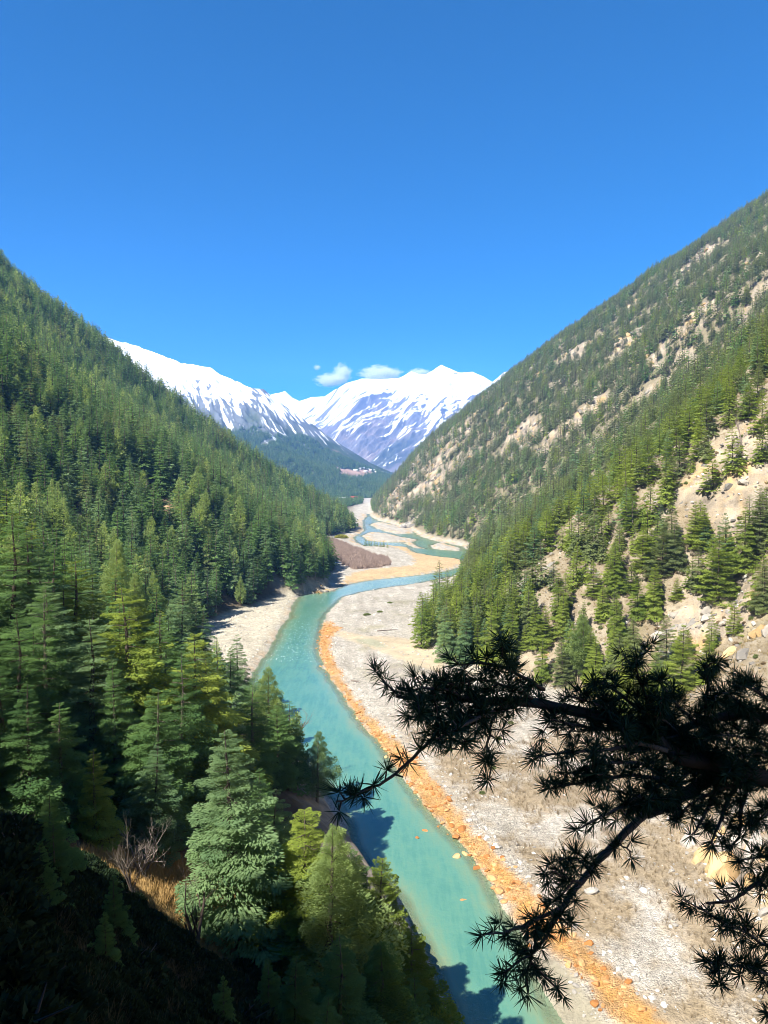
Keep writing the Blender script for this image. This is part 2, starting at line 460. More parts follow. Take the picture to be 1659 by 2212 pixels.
# ------------------------------------------------------------------ the near valley: one ground sheet and the river
TR = 720
r = np.exp(np.linspace(math.log(0.7), math.log(3300.0), TR))
front = np.linspace(-33.5, 33.5, 400)
back = np.concatenate([np.linspace(33.5, 180, 34)[1:], np.linspace(-180, -33.5, 34)[1:-1]])
ang = np.radians(np.concatenate([front, back]))
NA = len(ang)
AX, RX = np.meshgrid(ang, r)
X = (np.sin(AX) * RX).ravel(); Y = (np.cos(AX) * RX).ravel()
G = terrain(X, Y, True)
Z = G['z']

def ground_colour(X, Y, G):
    sd, ul, ur, rk = G['sd'], G['ul'], G['ur'], G['rk']
    N = len(X)
    n1 = fbm(X / 14.0, Y / 14.0, 4, 71); n2 = fbm(X / 3.2, Y / 3.2, 3, 72); n3 = fbm(X / 45.0, Y / 45.0, 3, 73)
    c = np.tile(np.array([[0.335, 0.305, 0.255]]), (N, 1))                     # pale river gravel
    gravel = np.ones(N)
    c = mixc(c, sstep(0.0, 0.5, n1) * 0.6, (0.40, 0.37, 0.315))
    band = fbm(X / 4.0 + Y / 40.0, Y / 30.0, 4, 78)
    c = mixc(c, sstep(0.05, 0.4, band) * 0.55, (0.235, 0.210, 0.170))
    c = mixc(c, sstep(-0.1, -0.4, band) * 0.5, (0.46, 0.43, 0.38))
    # dry scrub and tan grass on the right-hand flat
    scrub = sstep(-0.25, 0.25, n1 + 0.4 * n2 + 0.1) * sstep(3, 9, sd + 2 * n2) * (X > -5) * (1 - sstep(165, 215, Y))
    c = mixc(c, scrub * 0.85, (0.225, 0.170, 0.100)); gravel = gravel * (1 - 0.55 * scrub)
    thin = sstep(0.05, 0.4, n1 + 0.3 * n3) * sstep(6, 14, sd) * (X > -25) * sstep(200, 230, Y) * (1 - sstep(380, 420, Y))
    c = mixc(c, thin * 0.7, (0.22, 0.20, 0.13))
    # left beach
    beach = sstep(0.5, 2, sd) * (X < -30) * sstep(190, 215, Y) * (1 - sstep(425, 440, Y))
    c = mixc(c, beach * 0.8, (0.42, 0.375, 0.28))
    # sand track, damp pond bed
    st = sstep(1.5, -1.5, sdist(X, Y, SANDTRACK) + 2.0 * n2)
    c = mixc(c, st * 0.9, (0.37, 0.30, 0.20)); gravel = gravel * (1 - 0.8 * st)
    c = mixc(c, sstep(0.8, -0.8, sdist(X, Y, POND) + 0.8 * n2), (0.27, 0.26, 0.18))
    # iron-stained shore
    o = np.zeros(N)
    for P in ORANGE:
        o = np.maximum(o, sstep(0.9, -1.1, sdist(X, Y, P) + 0.65 + 1.7 * n2 * (1 + Y / 250.0)))
    edge = sstep(1.0, 0.0, np.abs(sd - 2.0 - Y / 300.0) / (2.0 + Y / 250.0)) * sstep(560, 760, Y)
    edge = np.maximum(edge, sstep(4, 1, sd) * sstep(-55, -47, X) * (X < -30) * sstep(225, 250, Y) * 0.35)
    o = np.maximum(o, edge * sstep(-0.1, 0.3, n1 + n2))
    c = mixc(c, o * (0.80 + 0.2 * sstep(-0.3, 0.3, n2)), (0.36, 0.195, 0.062))
    pale_o = o * sstep(440, 470, Y)
    c = mixc(c, pale_o * 0.75, (0.43, 0.33, 0.20))
    # wet bed under water
    c = mixc(c, sstep(0.3, -0.3, sd) * 0.6, (0.20, 0.19, 0.12))
    # mud spit near the bend
    mud = sstep(1.2, -0.6, sdist(X, Y, [(21, 86), (20.3, 98), (22.8, 96.6), (24.6, 92.2), (25.6, 85.9), (40, 62), (36, 58)]) + 0.6 * n2)
    c = mixc(c, mud, (0.24, 0.215, 0.155)); gravel = gravel * (1 - mud)
    # willow bank
    wb = sstep(6, -6, sdist(X, Y, WILLOW) + 7 * n1)
    c = mixc(c, wb * 0.55, (0.27, 0.21, 0.165)); gravel = gravel * (1 - wb)
    plain = sstep(1180, 1300, Y) * sstep(-50, -90, X + 20 * n2)
    c = mixc(c, plain, (0.13, 0.105, 0.065)); gravel = gravel * (1 - plain)
    # left hillside: needle litter, brown grass, cliff rock
    hl = sstep(0.0, 4.0, ul)
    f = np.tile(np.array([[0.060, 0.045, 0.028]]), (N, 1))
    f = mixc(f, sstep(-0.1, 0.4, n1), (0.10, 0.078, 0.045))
    f = mixc(f, sstep(62, 48, Y) * 0.8, (0.030, 0.024, 0.016))  # litter near the viewpoint painted darker to deepen its shade
    slope_rock = G['cliff'] * sstep(14, 7, ul + 3 * n2)
    f = mixc(f, slope_rock, (0.25, 0.225, 0.19))
    gl = np.hypot((X + 18) / 8.5, (Y - 68) / 12.0) + 0.35 * n2
    f = mixc(f, sstep(1.25, 0.8, gl), (0.36, 0.235, 0.095))
    soil = sstep(1.2, 0.7, np.hypot((X + 123) / 7, (Y - 420) / 9.0))
    f = mixc(f, soil, (0.40, 0.25, 0.15))
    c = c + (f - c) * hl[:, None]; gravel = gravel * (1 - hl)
    # right hillside: tan grass and earth, crags
    hr = sstep(0.0, 5.0, ur)
    s = np.tile(np.array([[0.185, 0.150, 0.100]]), (N, 1))
    s = mixc(s, sstep(-0.2, 0.4, n1 + 0.6 * n2), (0.265, 0.225, 0.165))
    s = mixc(s, sstep(0.15, 0.45, n3 + 0.5 * n2) * 0.6, (0.17, 0.15, 0.075))
    farr = sstep(300, 600, Y)
    s = mixc(s, farr * 0.9, (0.165, 0.14, 0.090))
    rc = np.tile(np.array([[0.26, 0.225, 0.18]]), (N, 1))
    rc = mixc(rc, sstep(-0.1, 0.4, n2 + n1), (0.37, 0.325, 0.265))
    rc = mixc(rc, sstep(0.1, 0.4, fbm(X / 11.0, Y / 16.0, 3, 77)), (0.38, 0.27, 0.13))
    rc = mixc(rc, sstep(0.0, -0.25, G['crag']) * 0.6, (0.15, 0.135, 0.115))
    s = s + (rc - s) * (rk * 0.95)[:, None]
    c = c + (s - c) * hr[:, None]; gravel = gravel * (1 - hr)
    return np.clip(c, 0.01, 0.8), gravel, rk * hr + slope_rock * hl

C0, GRV, RKM = ground_colour(X, Y, G)
idx = np.arange(TR * NA).reshape(TR, NA)
q = np.stack([idx[:-1, :], np.roll(idx, -1, 1)[:-1, :], np.roll(idx, -1, 1)[1:, :], idx[1:, :]], -1)
keep = np.ones((TR - 1, NA), bool)
keep[:, 400:] = (r[:-1, None] < 700)
q = q[keep][:, ::-1]
cap = None
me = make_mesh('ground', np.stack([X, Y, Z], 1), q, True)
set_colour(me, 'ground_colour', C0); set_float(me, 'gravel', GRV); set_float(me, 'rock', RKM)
ground = tag(link('ground', me, None, MG), kind='structure', label='valley ground of gravel flats and steep hillsides')

# river: the same plan, at level 0, wherever the bed lies below it
zq = Z[q].min(1)
wet = zq < 0.06
wq = q[wet]
used, inv = np.unique(wq, return_inverse=True)
wv = np.stack([X[used], Y[used], np.zeros(len(used))], 1)
mew = make_mesh('river', wv, inv.reshape(wq.shape), True)
set_float(mew, 'depth', np.clip(-G['sd'][used] / (5.0 + Y[used] * 0.004), 0, 1))
tag(link('river', mew, None, MW), kind='structure', label='turquoise river winding down the valley')

# ------------------------------------------------------------------ far slopes and snow mountains
AZ = lambda px: (px - 829.5) / 1597.0
EL = lambda py: (1037.0 - py) / 1597.0

def mountain(name, sky, d_foot, d_crest, z_foot, colour, cols, rows, az0, az1, spur, seed, power=1.2, mat=None, back=0.35):
    """a ridge: crest heights from its skyline at its distance, falling to a foot in front and away behind"""
    a = np.linspace(az0, az1, cols)
    t = np.concatenate([np.linspace(0, 1, rows), 1 + np.linspace(0, back, 14)[1:]])
    A, Tt = np.meshgrid(a, t)
    dc = np.interp(A, d_crest[0], d_crest[1]); df = np.interp(A, d_foot[0], d_foot[1])
    el = np.interp(A, [AZ(p[0]) for p in sky], [EL(p[1]) for p in sky])
    zc = EYE + el * dc
    D = df + (dc - df) * Tt
    Xm = A * D; Ym = D
    tt = np.minimum(Tt, 1)
    Zm = z_foot + (zc - z_foot) * tt ** power - np.maximum(Tt - 1, 0) * (dc - df) * 0.6
    Zm = Zm + spur(Xm, Ym, tt, seed) * (zc - z_foot)
    i = np.arange(A.size).reshape(A.shape)
    Fm = np.stack([i[:-1, :-1], i[:-1, 1:], i[1:, 1:], i[1:, :-1]], -1).reshape(-1, 4)
    Xr, Yr, Zr = Xm.ravel(), Ym.ravel(), Zm.ravel()
    gz = np.gradient(Zm, axis=1) / (np.gradient(Xm, axis=1) + 1e-6)
    me = make_mesh(name, np.stack([Xr, Yr, Zr], 1), Fm, True)
    set_colour(me, 'slope_colour', colour(Xr, Yr, Zr, tt.ravel(), gz.ravel()))
    o = link(name, me, None, mat)
    return o, (Xm, Ym, Zm, tt)

MM = attr_material('mountain_slope', 'slope_colour', 0.9, 0.05, 0.012, 0.35, 0.35, 12.0)

def spur_a(X, Y, t, seed):
    w = np.sin(np.pi * np.clip(t, 0, 1)) ** 0.7
    u = X + 0.35 * Y
    return w * (0.17 * (ridged(u / 520.0, Y / 1500.0, 5, seed) - 0.62) + 0.04 * (ridged(u / 120.0, Y / 420.0, 3, seed + 7) - 0.6)) + 0.012 * fbm(X / 90.0, Y / 90.0, 3, seed + 5) * sstep(0.02, 0.2, t)

def col_left(X, Y, Z, t, gz):
    n = fbm(X / 160.0, Y / 320.0, 5, 91); n2 = fbm((X + 0.4 * Y) / 60.0, Y / 420.0, 4, 92)
    c = np.tile(np.array([[0.045, 0.062, 0.035]]), (len(X), 1))
    c = mixc(c, sstep(0.1, 0.5, n2) * 0.6, (0.11, 0.095, 0.07))
    n4 = fbm((X + 0.4 * Y) / 26.0, Y / 200.0, 4, 94)
    fields = sstep(0.18, 0.30, fbm(X / 260.0, Y / 420.0, 3, 93)) * sstep(60, 110, Z) * (1 - sstep(210, 300, Z)) * sstep(-900, -350, X)
    c = mixc(c, fields, (0.30, 0.20, 0.155))
    terr = sstep(0, 40, X + 130) * sstep(75, 95, Z) * (1 - sstep(108, 125, Z)) * (Y < 3500)
    c = mixc(c, terr * 0.9, (0.30, 0.235, 0.18))
    rocky = sstep(230, 420, Z + 260 * n)
    c = mixc(c, rocky * 0.85, (0.115, 0.125, 0.145))
    snow = sstep(500, 590, Z + 300 * n2 + 200 * n + 520 * n4 - 90 * np.clip(gz, -1, 1))
    sn = np.maximum(snow, sstep(800, 940, Z + 120 * n + 420 * n4))
    return mixc(c, sn, (0.82, 0.84, 0.88))

SKY_LEFT = [(60, 650), (150, 700), (230, 733), (300, 750), (340, 766), (370, 776), (395, 786), (420, 790), (460, 797), (480, 812), (500, 820), (520, 828), (540, 838),
            (570, 842), (600, 865), (640, 895), (680, 920), (720, 950), (760, 975), (800, 1000), (845, 1020), (900, 1032), (1000, 1036)]
slope_left, SL = mountain('snowy_ridge', SKY_LEFT, ([-.5, .1], [2350, 2500]), ([-.5, -.38, 0.01, .1], [5600, 5300, 4200, 3900]), -6.0,
                          col_left, 520, 260, -.50, .075, spur_a, 101, 1.15, MM)
tag(slope_left, kind='structure', label='snow-topped ridge with forested lower slopes behind the left hill')

def spur_b(X, Y, t, seed):
    w = np.sin(np.pi * np.clip(t, 0, 1)) ** 0.6
    u = X - 0.55 * Y
    return w * (0.20 * (ridged(u / 900.0, (Y + 0.2 * X) / 2600.0, 6, seed) - 0.62) + 0.05 * (ridged(u / 210.0, Y / 620.0, 4, seed + 3) - 0.6)) + 0.006 * fbm(X / 120.0, Y / 120.0, 3, seed + 9) * sstep(0.02, 0.2, t)

def col_massif(X, Y, Z, t, gz):
    u = X - 0.55 * Y
    n = fbm(u / 420.0, Y / 1300.0, 5, 111); n2 = fbm(u / 110.0, Y / 700.0, 5, 112); n3 = fbm(X / 300.0, Y / 300.0, 4, 113)
    c = np.tile(np.array([[0.125, 0.115, 0.125]]), (len(X), 1))
    c = mixc(c, sstep(-0.1, 0.4, n3), (0.175, 0.14, 0.13))
    c = mixc(c, sstep(0.0, 0.3, n) * sstep(650, 350, Z) * 0.8, (0.05, 0.06, 0.045))
    hi = (Z - 300.0) / 1300.0 + 0.25 * sstep(-300, 1100, X)
    n4 = fbm(u / 45.0, Y / 330.0, 4, 114)
    snow = sstep(0.40, 0.49, hi + 0.62 * n2 + 0.42 * n + 0.85 * n4 + 0.22 * np.clip(gz, -1.5, 1.5))
    return mixc(c, snow, (0.84, 0.86, 0.90))

SKY_M = [(560, 960), (600, 915), (640, 888), (660, 874), (699, 860), (722, 845), (746, 831), (761, 826), (782, 820), (818, 821), (862, 819), (889, 804), (904, 810), (919, 811),
         (937, 801), (952, 790), (970, 798), (990, 807), (1020, 806), (1044, 816), (1065, 828), (1090, 850), (1140, 880), (1240, 960)]
massif, _ = mountain('snow_mountain', SKY_M, ([-.2, .3], [6200, 6200]), ([-.2, .3], [9600, 9600]), -6.0, col_massif, 560, 300, -.17, .25, spur_b, 121, 1.1, MM)
tag(massif, kind='structure', label='tall snow mountain with a pointed peak closing the valley')

def col_range(X, Y, Z, t, gz):
    n2 = fbm((X - 0.3 * Y) / 140.0, Y / 500.0, 4, 132)
    c = np.tile(np.array([[0.2, 0.2, 0.22]]), (len(X), 1))
    return mixc(c, sstep(0.15, 0.4, t + 0.4 * n2), (0.86, 0.88, 0.92))
SKY_R = [(480, 880), (560, 862), (590, 853), (603, 851), (617, 846), (633, 860), (648, 868), (675, 859), (699, 858), (730, 870), (900, 870), (1040, 840), (1065, 825), (1086, 807), (1100, 803), (1130, 815), (1200, 850)]
rng_far, _ = mountain('snow_range', SKY_R, ([-.3, .3], [9900, 9900]), ([-.3, .3], [11200, 11200]), 300.0, col_range, 360, 60, -.24, .26, spur_b, 141, 1.0, MM, 0.2)
tag(rng_far, kind='structure', label='distant white range behind the snow mountain')

vf = make_mesh('valley_floor', [(-8800, -2300, -7), (8800, -2300, -7), (8800, 11400, -7), (-8800, 11400, -7)], np.array([[0, 1, 2, 3]]))
tag(link('valley_floor', vf, None, plain_noise_material('far_floor', (0.10, 0.09, 0.06), (0.18, 0.15, 0.10), 0.002)), kind='structure', label='low ground running on under the far slopes')

# ------------------------------------------------------------------ tree shapes (height 1, base at 0)
def kite(c, d, w, hl, hw):
    """leaf-sized kites: centre, direction, side, half length, half width -> (N,4,3)"""
    hl = np.asarray(hl)[:, None]; hw = np.asarray(hw)[:, None]
    return np.stack([c - d * hl, c + w * hw - d * hl * 0.15, c + d * hl, c - w * hw - d * hl * 0.15], 1)

def unit(v):
    return v / (np.linalg.norm(v, axis=-1, keepdims=True) + 1e-9)

def frond(g, n, size, width, spread=0.42, thick=0.03, tilt=0.45):
    """one flat bough of unit length along +x: kites set along alternate side twigs"""
    s = g.random(n) ** 0.75
    side = g.choice([-1.0, 1.0], n)
    reach = spread * (1.0 - s) ** 0.8 + 0.07
    f = g.random(n) ** 0.7
    x = s * 0.93 + f * reach * 0.55
    y = side * f * reach
    z = g.normal(0, thick, n) - 0.10 * f * reach
    c = np.stack([x, y, z], 1)
    d = unit(np.stack([0.75 + 0 * s, side * (0.35 + 0.75 * f), g.normal(-0.05, 0.18, n)], 1))
    up = unit(np.stack([g.normal(0, tilt, n), g.normal(0, tilt, n), np.ones(n)], 1))
    w = unit(np.cross(up, d))
    return kite(c, d, w, size * (0.7 + 0.6 * g.random(n)), width * (0.7 + 0.6 * g.random(n)))

def crown(g, branches, per, size, width, radius, style):
    """stack of boughs round the stem"""
    V = []; tint = []
    tmpl = [frond(g, per, size, width, 0.46 if style != 'pine' else 0.40, 0.032 if style != 'pine' else 0.10, 0.55 if style != 'pine' else 1.0) for _ in range(6)]
    h0 = {'cedar': 0.06, 'pine': 0.10, 'gaunt': 0.22, 'young': 0.03}[style]
    hs = h0 + (0.985 - h0) * (np.arange(branches) + g.random(branches) * 0.9) / branches
    tiers = 17 if style != 'young' else 11
    hs = hs + 0.35 / tiers * np.sin(hs * tiers * 2 * math.pi) / (2 * math.pi) * 2.7
    az = np.cumsum(2.399 + g.normal(0, 0.35, branches))
    ph = g.random(4) * 6.28
    for i in range(branches):
        h = hs[i]; q = (h - h0) / (1 - h0)
        prof = (1 - q) ** 0.74
        if style == 'pine': prof = (1 - q) ** 0.6 * (0.72 + 0.28 * min(1, q * 4))
        if style == 'gaunt': prof = (1 - q) ** 0.7 * (0.55 + 0.45 * min(1, q * 3))
        lop = 1 + 0.16 * math.sin(az[i] + ph[0]) + 0.12 * math.sin(2 * az[i] + ph[1] + 5 * h)
        L = radius * (prof * lop * g.uniform(0.62, 1.12) + 0.055)
        if q < 0.10 and style != 'young': L *= g.uniform(0.6, 1.0)
        e = {'cedar': -0.16, 'pine': 0.30, 'gaunt': -0.05, 'young': 0.05}[style] + 0.75 * q * q + g.normal(0, 0.10)
        droop = {'cedar': 0.20, 'pine': -0.06, 'gaunt': 0.14, 'young': 0.08}[style]
        T = tmpl[g.integers(6)].copy() * L
        if g.random() < 0.5: T[..., 1] *= -1
        x = T[..., 0]; y = T[..., 1]; z = T[..., 2] - droop * x * x / L
        ce, se = math.cos(e), math.sin(e)
        x, z = x * ce - z * se, x * se + z * ce
        ca, sa = math.cos(az[i]), math.sin(az[i])
        V.append(np.stack([x * ca - y * sa, x * sa + y * ca, z + h], -1))
        tint.append(np.clip(g.normal(0.5, 0.22) + 0.25 * (T[..., 0] / L - 0.6) + g.normal(0, 0.12, (per, 1)), 0, 1))
    V = np.concatenate(V).reshape(-1, 3); tint = np.concatenate(tint).reshape(-1)
    # leader
    F = np.arange(len(V)).reshape(-1, 4)
    return V, F, tint

def stem(g, sides=7, r0=0.017):
    h = np.array([-0.05, 0.0, 0.02, 0.25, 0.5, 0.75, 0.99])
    rr = r0 * np.array([1.5, 1.35, 1.05, 0.85, 0.6, 0.32, 0.05])
    b = g.normal(0, 0.004, (len(h), 2)); b[:3] = 0
    return tube(np.stack([b[:, 0], b[:, 1], h], 1), rr, sides)

def boughs(g, V, n=26, radius=0.2):
    """bare limbs inside the crown"""
    parts = []
    for i in range(n):
        h = 0.08 + 0.8 * i / n; a = i * 2.4 + g.normal(0, .3); L = radius * 0.62 * (1 - h) ** 0.8 + 0.01
        e = -0.15 + 0.7 * h * h
        p = np.array([[0, 0, h], [math.cos(a) * L * .5, math.sin(a) * L * .5, h + L * .5 * math.sin(e)], [math.cos(a) * L, math.sin(a) * L, h + L * math.sin(e) - .1 * L]])
        parts.append(tube(p, [0.0035, 0.0024, 0.001], 3))
    return join(parts)

g0 = np.random.default_rng(11)
HI, MID, LOW = {}, {}, {}
SPEC = {'cedar': (0.265, 3), 'pine': (0.235, 2), 'gaunt': (0.215, 2), 'young': (0.31, 2)}
for style, (rad, nv) in SPEC.items():
    HI[style], MID[style], LOW[style] = [], [], []
    for v in range(nv):
        R_ = rad * g0.uniform(0.92, 1.12)
        Vc, Fc, tc_ = crown(g0, 125, 390, 0.037, 0.0145, R_, style)
        mc = make_mesh('crown', Vc, Fc); set_float(mc, 'tint', tc_)
        Vt, Ft = join([stem(g0), boughs(g0, None, 30, R_)])
        mt = make_mesh('trunk', Vt, Ft, True); mt.materials.append(BARK)
        HI[style].append((mc, mt))
        Vc, Fc, tc_ = crown(g0, 96, 26, 0.135, 0.050, R_, style)
        mc = make_mesh('crown', Vc, Fc); set_float(mc, 'tint', tc_)
        Vt, Ft = stem(g0, 5)
        mt = make_mesh('trunk', Vt, Ft, True); mt.materials.append(BARK)
        MID[style].append((mc, mt, (Vc, Fc, tc_, Vt, Ft)))
        Vc, Fc, tc_ = crown(g0, 50, 8, 0.25, 0.100, R_, style)
        Vt, Ft = stem(g0, 4)
        LOW[style].append((Vc, Fc, tc_, Vt, Ft))
FOL_KEYS = list(FOL)
for d in (HI, MID):
    for style in d:
        for t in d[style]:
            t[0].materials.append(FOL['deep'])

def lib_tree(name, data, mats):
    """a whole tree as one mesh for the instanced forest"""
    Vc, Fc, tc_, Vt, Ft = data
    V, F = join([(Vc, Fc), (Vt, Ft)])
    me = make_mesh(name, V, F)
    set_float(me, 'tint', np.concatenate([tc_, np.zeros(len(Vt))]))
    for m in mats: me.materials.append(m)
    mi = np.zeros(len(F), dtype=np.int32); mi[len(Fc):] = 1
    me.polygons.foreach_set('material_index', mi)
    o = bpy.data.objects.new(name, me)
    return o

def instancer(name, pts, rots, scls, ids, objs, label, kind='stuff', widths=None):
    """one mass: points carrying turn, size and pick, filled by geometry nodes"""
    coll = bpy.data.collections.new('source_' + name)
    for i, o in enumerate(objs):
        o.name = 'src_%02d_' % i + name
        coll.objects.link(o)
    me = bpy.data.meshes.new(name)
    pts = np.asarray(pts, dtype=np.float32)
    me.vertices.add(len(pts)); me.vertices.foreach_set('co', pts.ravel())
    R3 = np.asarray(rots, dtype=np.float32)
    if R3.ndim == 1: R3 = np.stack([0 * R3, 0 * R3, R3], 1)
    S3 = np.asarray(scls, dtype=np.float32)
    if S3.ndim == 1: S3 = np.stack([S3, S3, S3], 1)
    a = me.attributes.new('turn', 'FLOAT_VECTOR', 'POINT'); a.data.foreach_set('vector', np.ascontiguousarray(R3).ravel())
    a = me.attributes.new('size', 'FLOAT_VECTOR', 'POINT'); a.data.foreach_set('vector', np.ascontiguousarray(S3).ravel())
    a = me.attributes.new('pick', 'INT', 'POINT'); a.data.foreach_set('value', np.ascontiguousarray(ids, dtype=np.int32))
    me.update()
    o = link(name, me)
    ng = bpy.data.node_groups.new(name, 'GeometryNodeTree')
    ng.interface.new_socket('Geometry', in_out='INPUT', socket_type='NodeSocketGeometry')
    ng.interface.new_socket('Geometry', in_out='OUTPUT', socket_type='NodeSocketGeometry')
    n, l = ng.nodes, ng.links
    gi = n.new('NodeGroupInput'); go = n.new('NodeGroupOutput')
    ci = n.new('GeometryNodeCollectionInfo'); ci.inputs['Collection'].default_value = coll
    ci.inputs['Separate Children'].default_value = True; ci.inputs['Reset Children'].default_value = True
    io = n.new('GeometryNodeInstanceOnPoints'); io.inputs['Pick Instance'].default_value = True
    def named(t, nm):
        x = n.new('GeometryNodeInputNamedAttribute'); x.data_type = t; x.inputs['Name'].default_value = nm
        return x.outputs['Attribute']
    e2r = n.new('FunctionNodeEulerToRotation')
    l.new(named('FLOAT_VECTOR', 'turn'), e2r.inputs[0])
    l.new(gi.outputs[0], io.inputs['Points']); l.new(ci.outputs[0], io.inputs['Instance'])
    l.new(named('INT', 'pick'), io.inputs['Instance Index'])
    l.new(e2r.outputs[0], io.inputs['Rotation']); l.new(named('FLOAT_VECTOR', 'size'), io.inputs['Scale'])
    l.new(io.outputs[0], go.inputs[0])
    md = o.modifiers.new('scatter', 'NODES'); md.node_group = ng
    tag(o, label=label, kind=kind)
    return o

